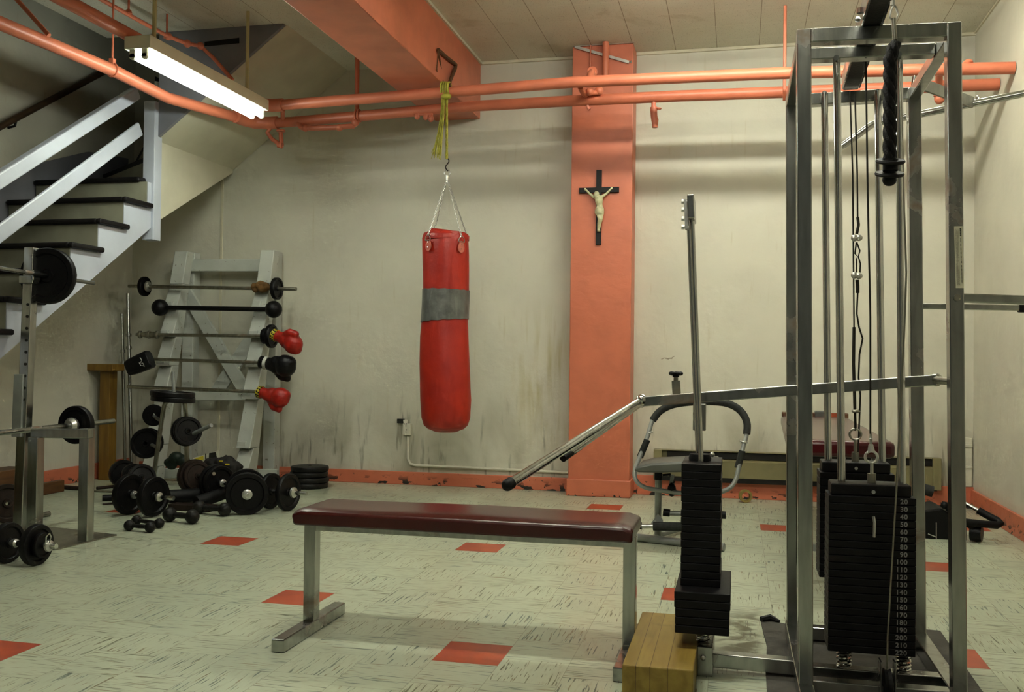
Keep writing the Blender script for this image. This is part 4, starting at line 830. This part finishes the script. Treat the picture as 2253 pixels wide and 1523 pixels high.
part(mc, 'cross_bar', MB().bar(m0, m1, .05, .036), MT['steel'], smooth=0, bev=.003)
for bx_, by_, bY in ((1814, 205, yBm-.025), (1931, 201, yBm-.025), (1978, 119, yM-.025)): part(mc, 'bolt', MB().tube([W(bx_, by_, bY), W(bx_, by_, bY-.012)], .009, 8), MT['chrome'])
part(mc, 'bolt', MB().tube([W(1840, 127, yM-.025), W(1840, 127, yM-.037)], .009, 8), MT['chrome'])
# boom
zo = zf+.004; xo0, xo1 = W(1873, 186, yBm).x, W(1915, 62, yFm).x
part(mc, 'boom', MB().bar((xo0, yBm+.03, zo+.032), (xo1+(xo1-xo0)*.72, 2.40, zo+.032), .060, .064), MT['steel'], smooth=0, bev=.004)
part(mc, 'boom_shade', MB().bar((xo0, yBm+.02, zo-.003), (xo1+(xo1-xo0)*.72, 2.405, zo-.003), .050, .004).bar((xo0+.031, yBm+.02, zo+.028), (xo1+(xo1-xo0)*.72+.031, 2.405, zo+.028), .004, .056), MT['iron'], smooth=0)  # added black strips painting the boom's underside and right side as shaded
part(mc, 'boom_bolt', MB().tube([V((xo1-.034, yFm-.03, zo+.03)), V((xo1-.034, yFm-.03, zo+.045))], .009, 8).sph(V((xo1-.04, yFm-.03, zo+.012)), .009, n=8), MT['chrome'])
part(mc, 'pulley', MB().lathe([(.006, -.008), (.05, -.010), (.044, 0), (.05, .010), (.006, .008)], (xo1+.045, 2.50, zo-.01), (1, 0, 0), 24), MT['rubber'])
# base
part(mc, 'base_rail', MB().bar((eb.x, yBm+.03, .035), (ew.x, 2.55, .035), .045, .05), MT['steel'], smooth=0, bev=.003)
part(mc, 'base_rail', MB().bar((ec.x, yBm+.03, .035), (ee.x+.01, 2.55, .035), .048, .05), MT['steel'], smooth=0, bev=.003)
for y in (3.10, 3.24, 3.71): part(mc, 'base_bar', MB().bar((ew.x, y, .034), (ee.x, y, .034), .05, .045), MT['steel'], smooth=0, bev=.003)
# weight stacks
def stack(Y, dpt, xl, xr, zt, zbm, npl, front):
    th = (zt-zbm)/npl; xm = (xl+xr)/2
    for i in range(npl):
        z1 = zt-i*th
        o = part(mc, 'weight_plate', MB().box(xl, xr, Y-dpt/2, Y+dpt/2, z1-th+.0012, z1), MT['stack'], smooth=0, bev=.0022)
        if front:
            fc = bpy.data.curves.new('number', 'FONT'); fc.body = str(20+10*i); fc.size = .0205; fc.extrude = .0006; fc.align_x = 'RIGHT'; fc.align_y = 'CENTER'; fc.space_character = 1.12; fc.offset = .0004
            t0 = bpy.data.objects.new('number_curve', fc); me = bpy.data.meshes.new_from_object(t0); bpy.data.objects.remove(t0); t = bpy.data.objects.new('number', me); COL.objects.link(t); me.materials.clear(); me.materials.append(MT['num'])
            t.parent = o; t.rotation_euler = (PI/2, 0, 0); t.location = V((xr-.025, Y-dpt/2-.0006, z1-th*.5))-ORG[o.name]; t['label'] = 'pale cast number on the plate face'
    part(mc, 'head_plate', MB().box(xl+.008, xr-.012, Y-dpt*.4, Y+dpt*.4, zt, zt+.036), MT['stack'], smooth=0, bev=.004)
Yf = 3.235; fl_, fr_ = W(1823, 1200, Yf-.07), W(2016, 1200, Yf-.07)
ztf = W(1920, 1094, Yf-.07).z; zbf = W(1920, 1441, Yf-.07).z
stack(Yf, .14, fl_.x, fr_.x, ztf, zbf, 21, True)
Yr = 3.66; rl_, rr_ = W(1803, 1200, Yr-.07), W(1968, 1200, Yr-.07); ztr = W(1885, 1042, Yr-.07).z; zbr = W(1885, 1276, Yr-.07).z
stack(Yr, .14, rl_.x, rr_.x, ztr, zbr, 15, False)
def rod(px, Y, y_t, rr, nm='guide_rod'):
    a, e = W(px[0], y_t, Y), W(px[1], 1010, Y); d_ = (a-e).normalized(); e = e-d_*((e.z-.05)/d_.z); part(mc, nm, MB().tube([e, a], rr, 14), MT['chrome']); return e
fr1 = rod((1841, 1851), Yf, 134, .0120); fr2 = rod((1978, 1984), Yf, 128, .0115)
rr1 = rod((1814, 1822), Yr, 205, .0125); rr2 = rod((1931, 1941), Yr, 200, .0125)
for e in (fr1, fr2): part(mc, 'spring', MB().helix((e.x, e.y, .058), (e.x, e.y, zbf), .020, .0042, 5), MT['chrome'])
for e in (rr1, rr2): part(mc, 'spring', MB().helix((e.x, e.y, zbr-.07), (e.x, e.y, zbr), .018, .004, 4).tube([(e.x, e.y, .05), (e.x, e.y, zbr-.07)], .016, 10), MT['dull'])
# selector stems, eye bolts, pin
ys = Yf; c = W(1918, 1010, ys); part(mc, 'stem', MB().tube([V((c.x, ys, ztf+.03)), W(1918, 1042, ys)], .013, 12), MT['dull'])
part(mc, 'eye_bolt', MB().ring(W(1917, 1006, ys), (0, 1, 0), .0185, .0042, 20, 8).tube([W(1918, 1018, ys), W(1918, 1044, ys)], .005, 8), MT['galv'])
part(mc, 'shackle', MB().tube([W(1917, 995, ys), W(1916, 978, ys)], [.012, .007], 10).tube([W(1916, 978, ys), W(1916, 955, ys)], .0045, 8).sph(W(1916, 966, ys), .006, n=8), MT['galv'])
ys = Yr; part(mc, 'stem', MB().tube([V((W(1882, 1000, ys).x, ys, ztr+.03)), W(1882, 995, ys)], .0125, 12), MT['dull'])
part(mc, 'eye_bolt', MB().ring(W(1882, 956, ys), (0, 1, 0), .0195, .0042, 20, 8).tube([W(1882, 968, ys), W(1882, 997, ys)], .006, 8), MT['dull'])
part(mc, 'stack_bolt', MB().tube([W(1922, 1083, Yf-.055), W(1922, 1083, Yf-.07)], .006, 10), MT['galv']); part(mc, 'stack_bolt', MB().tube([W(1884, 1031, Yr-.055), W(1884, 1031, Yr-.066)], .006, 10), MT['galv'])
y = Yf-.07; part(mc, 'selector_pin', MB().tube([W(1922, 1141, y+.01), W(1922, 1139, y-.02), W(1924, 1150, y-.022), W(1923, 1182, y-.022)], .0052, 10), MT['chrome'])
# cables
def cable(nm, ps, r=.0028, mt='cable'): part(mc, nm, MB().tube(ps, r, 8), MT[mt])
cable('cable', [W(1870, 200, Yr), W(1876, 380, Yr), W(1879, 720, Yr)], .0028); cable('cable_sleeve', [W(1879, 720, Yr), W(1878, 800, Yr), W(1881, 905, Yr)], .0055)
cable('cable', [W(1881, 905, Yr), W(1882, 935, Yr), W(1882, 948, Yr)], .0045)
cable('cable', [W(1881, 208, Yr), W(1886, 380, Yr), W(1887, 480, Yr)], .0030); cable('cable_sleeve', [W(1887, 478, Yr), W(1889, 495, Yr), W(1885, 515, Yr)], .0052)
part(mc, 'clamp', MB().sph(W(1880, 524, Yr-.01), .0125, n=12).sph(W(1890, 523, Yr-.01), .0125, n=12), MT['galv']); part(mc, 'clamp', MB().sph(W(1880, 606, Yr-.01), .0125, n=12).sph(W(1890, 607, Yr-.01), .0125, n=12), MT['galv'])
cable('cable_loop', [W(1885, 533, Yr), W(1892, 552, Yr), W(1888, 566, Yr), W(1881, 558, Yr), W(1884, 534, Yr)], .0026); cable('cable_loop', [W(1885, 600, Yr), W(1884, 570, Yr), W(1888, 563, Yr), W(1893, 580, Yr), W(1892, 602, Yr)], .0026)
cable('cable_sleeve', [W(1886, 616, Yr), W(1887, 632, Yr), W(1887, 645, Yr)], .0065)
cable('cable', [W(1887, 645, Yr), W(1885, 690, Yr), W(1890, 720, Yr), W(1898, 745, Yr), W(1891, 780, Yr), W(1889, 830, Yr), W(1893, 870, Yr), W(1890, 945, Yr), W(1888, 1000, Yr)], .003)
part(mc, 'clamp', MB().sph(W(1883, 905, Yr), .012, (1.3, 1, .6), 12), MT['dull'])
cable('cable', [W(1905, 136, Yf), W(1909, 420, Yf), W(1915, 700, Yf), W(1915, 955, Yf)], .0030)
yv = Yf-.11; cable('loose_cable', [W(1979, 150, yv+.05), W(1985, 300, yv), W(1989, 450, yv), W(1994, 600, yv), W(1990, 720, yv), W(1983, 860, yv), W(1972, 1080, yv), W(1963, 1230, yv), W(1953, 1400, yv), W(1951, 1500, yv)], .0030, 'dull')
pc = V((W(1952, 1500, Yf-.16).x, Yf-.16, .065)); part(mc, 'low_pulley', MB().lathe([(.006, -.008), (.045, -.010), (.038, 0), (.045, .010), (.006, .008)], pc, (1, 0, 0), 24), MT['rubber'])
part(mc, 'pulley_bracket', MB().cbox(pc+V((-.020, 0, .01)), .005, .05, .12).cbox(pc+V((.020, 0, .01)), .005, .05, .12), MT['steel'], smooth=0, bev=.002)
# long press lever with handles
yl = 3.46; l0, l1 = W(1418, 883, yl+.03), W(2060, 836, yl)
part(mc, 'lever', MB().bar(l0, l1, .045, .036), MT['steel'], smooth=0, bev=.003)
part(mc, 'lever_pivot', MB().tube([l1+V((-.01, 0, .0)), W(2098, 840, yFm+.28)], .013, 12).sph(l1, .022, n=12).tube([W(2100, 838, yFm+.02), W(2096, 840, yFm+.30)], .012, 10), MT['dull'])
hA, hB = W(1408, 883, yl+.02), W(1122, 1064, yl-.62)
part(mc, 'lever_joint', MB().sph(W(1412, 880, yl+.02), .021, n=14), MT['chrome'])
hd = part(mc, 'handle', MB().tube([hA, hB], .0150, 16), MT['chrome']); d_ = (hB-hA).normalized(); part(hd, 'grip_cap', MB().tube([hB-d_*.006, hB+d_*.012], .0185, 16).sph(hB+d_*.012, .0185, (1, 1, 1), 14), MT['rubber'])
h2 = part(mc, 'handle', MB().tube([W(1405, 890, yl+.34), W(1240, 1006, yl-.02)], .0145, 14), MT['chrome'])
part(h2, 'grip_cap', MB().tube([W(1275, 982, yl+.06), W(1238, 1008, yl-.03)], .0150, 14), MT['rubber'])
part(mc, 'lever_joint', MB().bar(W(1412, 884, yl+.02), W(1405, 889, yl+.34), .03, .03), MT['steel'], smooth=0)
kb = W(1487, 850, yl+.02); part(mc, 'knob_post', MB().bar(W(1489, 868, yl+.02), W(1487, 838, yl+.02), .028, .028, (0, 1, 0)).tube([W(1487, 840, yl+.02), W(1487, 826, yl+.02)], .008, 8), MT['dull'], smooth=0)
b = MB(); kc = W(1487, 822, yl+.02)
for a in range(5): b.sph(kc+V((.016*math.cos(a*2*PI/5+.3), .016*math.sin(a*2*PI/5+.3), 0)), .0105, (1, 1, .75), 10)
b.tube([kc-V((0, 0, .012)), kc+V((0, 0, .004))], .012, 10); part(mc, 'star_knob', b, MT['rubber'])
# press stack on its own guide rods
yS = 3.15; xs0, xs1 = W(1483, 1340, yS).x, W(1607, 1340, yS).x; ztw = W(1545, 1305, yS).z; zbw = W(1545, 1398, yS).z
for i in range(5):
    th = (ztw-zbw)/5; part(mc, 'weight_plate', MB().box(xs0+(.003 if i > 1 else 0), xs1-(.003 if i > 1 else 0), yS, yS+.36, ztw-(i+1)*th+.0012, ztw-i*th), MT['stack'], smooth=0, bev=.003)
yn = 3.235; xn0, xn1 = W(1498, 1150, yn).x, W(1586, 1150, yn).x; ztn = W(1541, 1021, yn).z; npn = 16; th = (ztn-ztw)/npn
for i in range(npn):
    part(mc, 'weight_plate', MB().box(xn0+.0015*(i % 3 == 1), xn1-.0015*(i % 4 == 2), yn, yn+.26, ztw+.0005+i*th, ztw+(i+1)*th-.0010), MT['stack'], smooth=0, bev=.002)
xc = (xs0+xs1)/2; yc1, yc2 = 3.30, 3.42
def rod2(pt, pb, Y, r): a, e = W(*pt, Y), W(*pb, Y); part(mc, 'guide_rod', MB().tube([V((e.x+.002, Y, .11)), e, a], r, 14), MT['chrome']); return a, e
ga, ge = rod2((1521, 440), (1542, 1004), yc1, .0085); gb, gf = rod2((1514, 440), (1536, 1004), yc2, .0085)
part(mc, 'rod_cap', MB().bar(W(1523, 487, yc1), W(1521, 436, yc1), .022, .15, (0, 1, 0)), MT['steel'], smooth=0, bev=.003)
b = MB()
for py in (444, 462, 482, 500): p = W(1509, py, yc1-.01); b.tube([p+V((.010, 0, 0)), p+V((-.004, 0, 0))], .0045, 8).tube([p+V((-.004, 0, 0)), p+V((-.014, 0, .001))], .0075, 8)
part(mc, 'cap_bolts', b, MT['galv']); part(mc, 'cap_block', MB().bar(W(1511, 505, yc1), W(1508, 440, yc1), .010, .04, (0, 1, 0)), MT['galv'], smooth=0)
part(mc, 'rod_bushing', MB().lathe([(.012, -.012), (.036, -.012), (.038, .0), (.034, .014), (.012, .014)], W(1540, 1008, 3.36), (0, 0, 1), 24), MT['rubber'])
part(mc, 'bolt', MB().sph(W(1567, 1000, 3.3), .009, n=10), MT['galv'])
part(mc, 'lever_plate', MB().cbox(W(1539, 918, yl+.0), .045, .012, .095), MT['steel'], smooth=0, bev=.003)
part(mc, 'spring', MB().helix((xc, 3.27, .095), (xc, 3.27, zbw), .020, .0042, 5), MT['chrome'])
part(mc, 'foot_block', MB().box(W(1533, 1450, 3.2).x, W(1568, 1450, 3.2).x, 3.205, 3.52, .0, .095), MT['steel'], smooth=0, bev=.003)
part(mc, 'foot_bolt', MB().sph(W(1547, 1448, 3.2), .009, (1, .6, 1), 10), MT['galv'])
part(mc, 'base_tube', MB().bar((W(1567, 0, 3.26).x, 3.275, .040), (ew.x, 3.275, .036), .05, .045), MT['steel'], smooth=0, bev=.003)
# chin-up bar and dip handles on the right
yc_ = 4.02; part(mc, 'chin_bar', MB().tube([W(1838, 333, yc_)]+curve([W(1900, 288, yc_), W(1918, 275, yc_), W(1940, 268, yc_)], 6)+[W(2253, 206, yc_-.16), W(2330, 191, yc_-.2)], .0135, 14), MT['chrome'])
part(mc, 'chin_bar_bracket', MB().bar(W(2008, 178, yBm+.01), W(2140, 226, yc_-.11), .012, .042), MT['steel'], smooth=0, bev=.002)
part(mc, 'bracket_clip', MB().ring(W(2152, 222, yc_-.10), (1, 0, .2), .017, .004), MT['galv'])
part(mc, 'dip_handle', MB().bar(W(2112, 656, yFm), W(2300, 662, yFm), .032, .026), MT['steel'], smooth=0, bev=.004)
h3 = part(mc, 'dip_handle', MB().bar(W(2026, 674, yBm), W(2258, 678, yBm), .028, .020), MT['steel'], smooth=0, bev=.004); part(h3, 'grip', MB().bar(W(2240, 678, yBm), W(2290, 679, yBm), .036, .030), MT['rubber'], smooth=0, bev=.005)
p = W(2106, 655, yFm-.026); part(mc, 'bolt', MB().tube([p, p-V((0, .006, 0))], .010, 12), MT['dull'])
# instruction sticker on the right front post
a, e = W(2099, 498, yFm-.027), W(2118, 634, yFm-.027); xo = .0; dx_ = W(2103, 634, yFm-.027).x-a.x
pl4 = [V((a.x, a.y, a.z)), V((a.x+.0225, a.y, a.z)), V((a.x+.0225+dx_, a.y, e.z)), V((a.x+dx_, a.y, e.z))]
stk = part(mc, 'sticker', MB().prism(pl4, (0, .0008, 0)), MT['paper'], 'white instruction sticker', smooth=0)
b = MB(); R_ = random.Random(9)
def sp_(u, v): return pl4[0]+(pl4[1]-pl4[0])*u+(pl4[3]-pl4[0])*v+V((0, -.0006, 0))
z_ = .035
for i in range(7): b.prism([sp_(.66, z_+i*.018), sp_(.84, z_+i*.018), sp_(.84, z_+i*.018+.013), sp_(.66, z_+i*.018+.013)], (0, .0004, 0))
for i in range(34):
    v = .20+i*.0215; 
    if R_.random() < .85: b.prism([sp_(.70, v), sp_(.80, v), sp_(.80, v+.012), sp_(.70, v+.012)], (0, .0004, 0))
part(stk, 'print', b, MT['ink'], smooth=0)
b = MB()
for c_ in range(5):
    for i in range(60):
        v = .05+i*.0150; u = .12+c_*.085
        if R_.random() < .72 and not .50 < v < .54: b.prism([sp_(u, v), sp_(u+.035, v), sp_(u+.035, v+.010), sp_(u, v+.010)], (0, .0004, 0))
part(stk, 'fine_print', b, MT['dull'], smooth=0)
# rubber mats
def mat_(label, ps, h=.004):
    p = [F(*q)+V((0, 0, .0008)) for q in ps]; return solo('rubber_mat', MB().prism(p, (0, 0, h)), MT['mat'], label, 'mat', p[0], smooth=0)
m0 = [F(1675, 1369), F(1735, 1378)]
pm = [V((.098, 3.93, .001)), V((.14, 3.945, .001)), V((.20, 3.905, .001)), V((.70, 3.975, .001)), V((.76, 3.97, .001)), V((.75, 3.28, .001)), V((.80, 2.5, .001)), V((.09, 2.5, .001)), V((.10, 3.30, .001)), V((.112, 3.6, .001))]
solo('rubber_mat', MB().prism(pm, (0, 0, .004)), MT['mat'], 'worn dark rubber mat with a torn corner under the weight machine', 'mat', pm[0], smooth=0)
solo('mat_curl', MB().tube([V((.10, 3.925, .012)), V((.135, 3.945, .016)), V((.17, 3.925, .008))], [.012, .014, .006], 8), MT['rubber'], 'curled torn corner of the rubber mat', 'mat', (.1, 3.92, 0))
# ------------------------------------------------------------------ pull-down rope
yR = 2.50
rp = thing('pull_rope', 'thick black twisted rope handle with rubber stoppers hanging from the machine boom', 'rope handle', W(1963, 60, yR))
cxp = W(1966, 12, yR); topz = zo-.055
part(rp, 'cable', MB().tube([V((cxp.x, yR, topz)), cxp+V((0, 0, -.004))], .003, 8), MT['galv'])
part(rp, 'cable_clamp', MB().tube([W(1964, 2, yR), W(1964, 12, yR)], .006, 10), MT['galv'])
part(rp, 'carabiner', MB().tube([W(x, y, yR) for x, y in ((1967, 10), (1960, 24), (1958, 38), (1964, 46), (1972, 42), (1976, 30), (1971, 16))], .0028, 8, closed=True), MT['galv'])
part(rp, 'carabiner', MB().tube([W(1966, 40, yR), W(1969, 88, yR)], .0055, 10), MT['dull'])
def strand(y_off, dx, ye):
    a, m_, e = W(1969, 98, yR), W(1958+dx, 130, yR+y_off), W(1957+dx, ye, yR+y_off); cpts = [W(1969, 96, yR+y_off*.3), W(1964+dx, 108, yR+y_off*.8), m_, m_.lerp(e, .5), e]
    fine = []
    for i in range(len(cpts)-1): fine += [cpts[i].lerp(cpts[i+1], j/14) for j in range(14)]
    fine.append(cpts[-1]); b = MB()
    L_ = 0
    for ph in range(3):
        pts = []; s_ = 0
        for i, p in enumerate(fine):
            if i: s_ += (p-fine[i-1]).length
            a_ = s_*2*PI/.105+ph*2*PI/3; pts.append(p+V((math.cos(a_), math.sin(a_), 0))*.0070)
        b.tube(pts, .0084, 10)
    return part(rp, 'rope', b, MT['rope_k']), e
r1, e1 = strand(-.022, -1, 352); r2, e2 = strand(.024, 2, 384)
def stopper(yo, ps):
    b = MB(); c = W(*ps, yR+yo); b.lathe([(.012, .010), (.014, .004), (.0325, .004), (.0345, 0), (.0325, -.004), (.014, -.004), (.012, -.010)], c, (.05, -.36, 1), 28); return b
part(rp, 'stopper', stopper(-.02, (1959, 355)).tube([W(1959, 352, yR-.02), W(1959, 376, yR-.02)], .018, 14), MT['rubber'])
part(rp, 'stopper', stopper(-.012, (1957, 383)).sph(W(1957, 396, yR-.012), .017, (1, 1, .9), 14), MT['rubber'])
# ------------------------------------------------------------------ grey abdominal exercise chair
Yc = 5.48
ab_ = thing('exercise_chair', 'grey tubular exercise chair with a foam-wrapped hoop handle behind the press stack', 'exercise machine', F(1447, 1192))
lp = [(1497, 1085), (1450, 1079), (1420, 1073), (1403, 1062), (1396, 1045), (1400, 1025), (1410, 1000), (1424, 962), (1436, 925), (1452, 905), (1480, 891), (1520, 885), (1560, 884), (1600, 888), (1628, 903), (1643, 928), (1643, 955), (1635, 985), (1627, 1020), (1620, 1052), (1608, 1072), (1588, 1082), (1560, 1086)]
pts = [W(x, y, Yc-.12*((y-985)/100)*.6) for x, y in lp]
part(ab_, 'hoop', MB().tube(curve(pts, 4, True), .0125, 12, closed=True), MT['grey_tube'])
part(ab_, 'foam_grip', MB().tube(curve([W(x, y, Yc-.12*((y-985)/100)*.6) for x, y in lp[8:17]], 4), .0205, 14), MT['foam'])
part(ab_, 'foam_grip', MB().tube([W(x, y, Yc-.0) for x, y in ((1424, 968), (1408, 1006))], .0185, 14), MT['foam']); part(ab_, 'foam_grip', MB().tube([W(x, y, Yc-.02) for x, y in ((1633, 992), (1623, 1030))], .0185, 14), MT['foam'])
b = MB().ring(W(1429, 952, Yc+.03), (.3, 0, -1), .016, .005).ring(W(1636, 972, Yc+.01), (.2, 0, 1), .018, .005).tube([W(1628, 974, Yc), W(1646, 976, Yc)], .004, 6); part(ab_, 'clips', b, MT['galv'])
b = MB(); s0 = W(1396, 1036, Yc-.1)
sp4 = [(1394, 1036), (1402, 1027), (1430, 1020), (1520, 1015), (1580, 1017), (1580, 1037), (1450, 1041), (1405, 1040)]
part(ab_, 'seat', MB().prism([W(x, y, Yc-.24) for x, y in sp4], (0, .34, 0)), MT['grey_seat'], bev=.012, smooth=30)
part(ab_, 'post', MB().tube([F(1447, 1190)+V((0, 0, .02)), W(1449, 1040, Yc)], .0195, 14), MT['grey_tube']); part(ab_, 'post_sleeve', MB().tube([W(1448, 1056, Yc), W(1449, 1038, Yc)], .022, 14), MT['rubber'])
part(ab_, 'strut', MB().bar(W(1480, 1045, Yc), W(1474, 1082, Yc), .03, .02), MT['grey_tube'], smooth=0).name
b = MB().tube([W(1458, 1046, Yc), W(1474, 1044, Yc), W(1482, 1060, Yc), W(1474, 1080, Yc)], .008, 8); b.sph(W(1478, 1078, Yc-.05), .03, (.8, 1, 1.3), 12); part(ab_, 'adjuster', b, MT['rubber'])
q0, q1 = F(1392, 1190), F(1545, 1208); q0.z = q1.z = .022; part(ab_, 'base_tube', MB().tube([q0, q1+(q1-q0)*.3], .022, 14), MT['grey_tube'])
q2, q3 = F(1447, 1178), F(1640, 1130); part(ab_, 'base_tube', MB().tube([V((F(1447, 1188).x, F(1447, 1188).y, .03)), V((F(1447, 1188).x+.25, F(1447, 1188).y+.55, .03))], .019, 12), MT['grey_tube'])
part(ab_, 'foam_roller', MB().tube([W(1437, 1158, Yc-.1), W(1560, 1160, Yc-.1)], .024, 14), MT['foam']); part(ab_, 'roller_axle', MB().tube([W(1408, 1158, Yc-.1), W(1440, 1158, Yc-.1)], .0125, 12), MT['galv']); part(ab_, 'end_cap', MB().tube([W(1400, 1157, Yc-.1), W(1412, 1157, Yc-.1)], .020, 12), MT['rubber'])
part(ab_, 'foot_bar', MB().tube([W(1466, 1129, Yc), W(1590, 1133, Yc)], .0135, 12), MT['grey_tube']); part(ab_, 'end_cap', MB().tube([W(1459, 1127, Yc), W(1474, 1129, Yc)], .021, 12), MT['rubber']); part(ab_, 'end_cap', MB().tube([W(1583, 1133, Yc), W(1597, 1134, Yc)], .021, 12), MT['rubber'])
part(ab_, 'gusset', MB().prism([W(1432, 1152, Yc-.03), W(1447, 1132, Yc-.03), W(1458, 1145, Yc-.03), W(1458, 1154, Yc-.03)], (0, .03, 0)), MT['grey_tube'], smooth=0)
c = F(1640, 1108); tpz = thing('tape_roll', 'small dull yellow tape roll standing on edge right of the exercise chair', 'tape roll', c)
part(tpz, 'roll', MB().lathe([(.030, -.02), (.046, -.02), (.046, .02), (.030, .02)], (c.x, c.y+.05, .047), (.25, -1, 0), 28, close=True), MT['olive'])
# ------------------------------------------------------------------ padded table behind the machine
tb = thing('padded_table', 'maroon padded exercise table end-on behind the weight machine', 'exercise table', (.46, 5.4, 0))
p0, p1, p2, p3 = W(1733, 967, 4.45), W(1971, 967, 4.45), W(1866, 918, 6.75), W(1718, 930, 6.75); zt_ = p0.z; zt2 = p2.z
lowz = W(1972, 1011, 4.45).z
part(tb, 'pad', MB().hexa([(p0.x, 4.45, lowz), (p1.x, 4.45, lowz), (p2.x, 6.75, zt2-.07), (p3.x, 6.75, zt2-.07), (p0.x, 4.45, zt_), (p1.x, 4.45, zt_), (p2.x, 6.75, zt2), (p3.x, 6.75, zt2)]), MT['pad'], bev=.02, smooth=40)
for x, y in ((p0.x+.06, 4.6), (p1.x-.06, 4.6), (p3.x+.05, 6.6), (p2.x-.05, 6.6)): part(tb, 'leg', MB().box(x-.02, x+.02, y-.02, y+.02, 0, min(lowz, zt2-.07)+.005), MT['grey_tube'], smooth=0)
part(tb, 'stretcher', MB().bar((p0.x+.06, 4.6, .18), (p1.x-.06, 4.6, .18), .03, .03), MT['grey_tube'], smooth=0)
ye = 6.8; part(tb, 'head_bar', MB().box(W(1720, 912, ye).x, W(1866, 912, ye).x, ye-.03, ye+.03, W(1800, 920, ye).z, W(1800, 908, ye).z), MT['brown_wood'], smooth=0, bev=.006)
part(tb, 'strap', MB().box(W(1800, 912, ye).x, W(1852, 912, ye).x, ye-.036, ye-.028, W(1800, 919, ye).z, W(1800, 908, ye).z), MT['orange'], smooth=0); part(tb, 'buckle', MB().box(W(1792, 912, ye).x, W(1816, 912, ye).x, ye-.045, ye+.02, W(1800, 919, ye).z, W(1800, 904, ye).z), MT['grey_seat'], smooth=0, bev=.006)
# ------------------------------------------------------------------ black floor machine by the right wall
fmn = thing('floor_exerciser', 'black floor exerciser with a looped foam handle beside the right wall', 'exercise machine', F(2100, 1190))
y = 6.05; fx0, fx1 = W(2036, 1180, y).x, W(2136, 1180, y).x
part(fmn, 'body', MB().prism([W(2030, 1197, y), W(2030, 1124, y), W(2070, 1118, y), W(2100, 1135, y), W(2128, 1160, y), W(2128, 1197, y)], (0, .30, 0)), MT['rubber'], smooth=0, bev=.012)
part(fmn, 'knob', MB().sph(W(2078, 1112, y), .022, n=12).sph(W(2090, 1118, y), .026, n=12).sph(W(2068, 1098, y+.2), .001, n=8), MT['rubber'])
part(fmn, 'base_bar', MB().bar(W(2030, 1196, y-.01), W(2130, 1197, y-.01), .05, .03), MT['iron'], smooth=0)
hp_ = [W(2120, 1106, y+.1), W(2154, 1124, y+.05), W(2198, 1148, y), W(2202, 1154, y-.02), W(2194, 1157, y-.04), W(2150, 1152, y-.06), W(2110, 1147, y-.06)]
part(fmn, 'handle', MB().tube(hp_[:2]+[W(2170, 1133, y+.03)], .012, 12), MT['chrome']); part(fmn, 'foam_grip', MB().tube([W(2152, 1123, y+.05), W(2175, 1136, y+.03), W(2195, 1146, y), W(2201, 1152, y-.02), W(2194, 1156, y-.04), W(2150, 1152, y-.06), W(2110, 1147, y-.06)], .021, 14), MT['foam'] if False else MT['rubber'])
wc = W(2148, 1183, y-.02); part(fmn, 'wheel', MB().lathe([(.01, -.03), (.044, -.03), (.048, 0), (.044, .03), (.01, .03)], (wc.x, wc.y, .048), (.9, -.4, 0), 24), MT['iron']); part(fmn, 'fork', MB().bar(W(2120, 1150, y-.03), V((wc.x, wc.y, .07)), .05, .03), MT['rubber'], smooth=0, bev=.004)
b = MB(); 
for p, q in (((2042, 1175), (2060, 1182)), ((2060, 1150), (2060, 1188)), ((2045, 1190), (2062, 1189))): b.tube([W(*p, y-.004), W(*q, y-.004)], .003, 6)
part(fmn, 'wire_frame', b, MT['galv']); part(fmn, 'grip_pad', MB().tube([W(2025, 1075, y+.45), W(2052, 1082, y+.45)], .035, 14), MT['foam'])
# ------------------------------------------------------------------ view
sc.world = bpy.data.worlds.new('world'); sc.world.use_nodes = True; sc.world.node_tree.nodes['Background'].inputs[0].default_value = (.01, .01, .01, 1)
vs_ = sc.view_settings; vs_.view_transform = 'Standard'; vs_.look = 'None'; vs_.gamma = 1; vs_.exposure = 1.95; vs_.use_curve_mapping = False
sc.cycles.use_denoising = True; sc.cycles.max_bounces = 6; sc.cycles.diffuse_bounces = 4; sc.cycles.glossy_bounces = 3; sc.cycles.transmission_bounces = 1; sc.cycles.adaptive_threshold = .04; sc.cycles.adaptive_min_samples = 20; sc.cycles.caustics_reflective = False; sc.cycles.caustics_refractive = False; sc.cycles.sample_clamp_indirect = 6
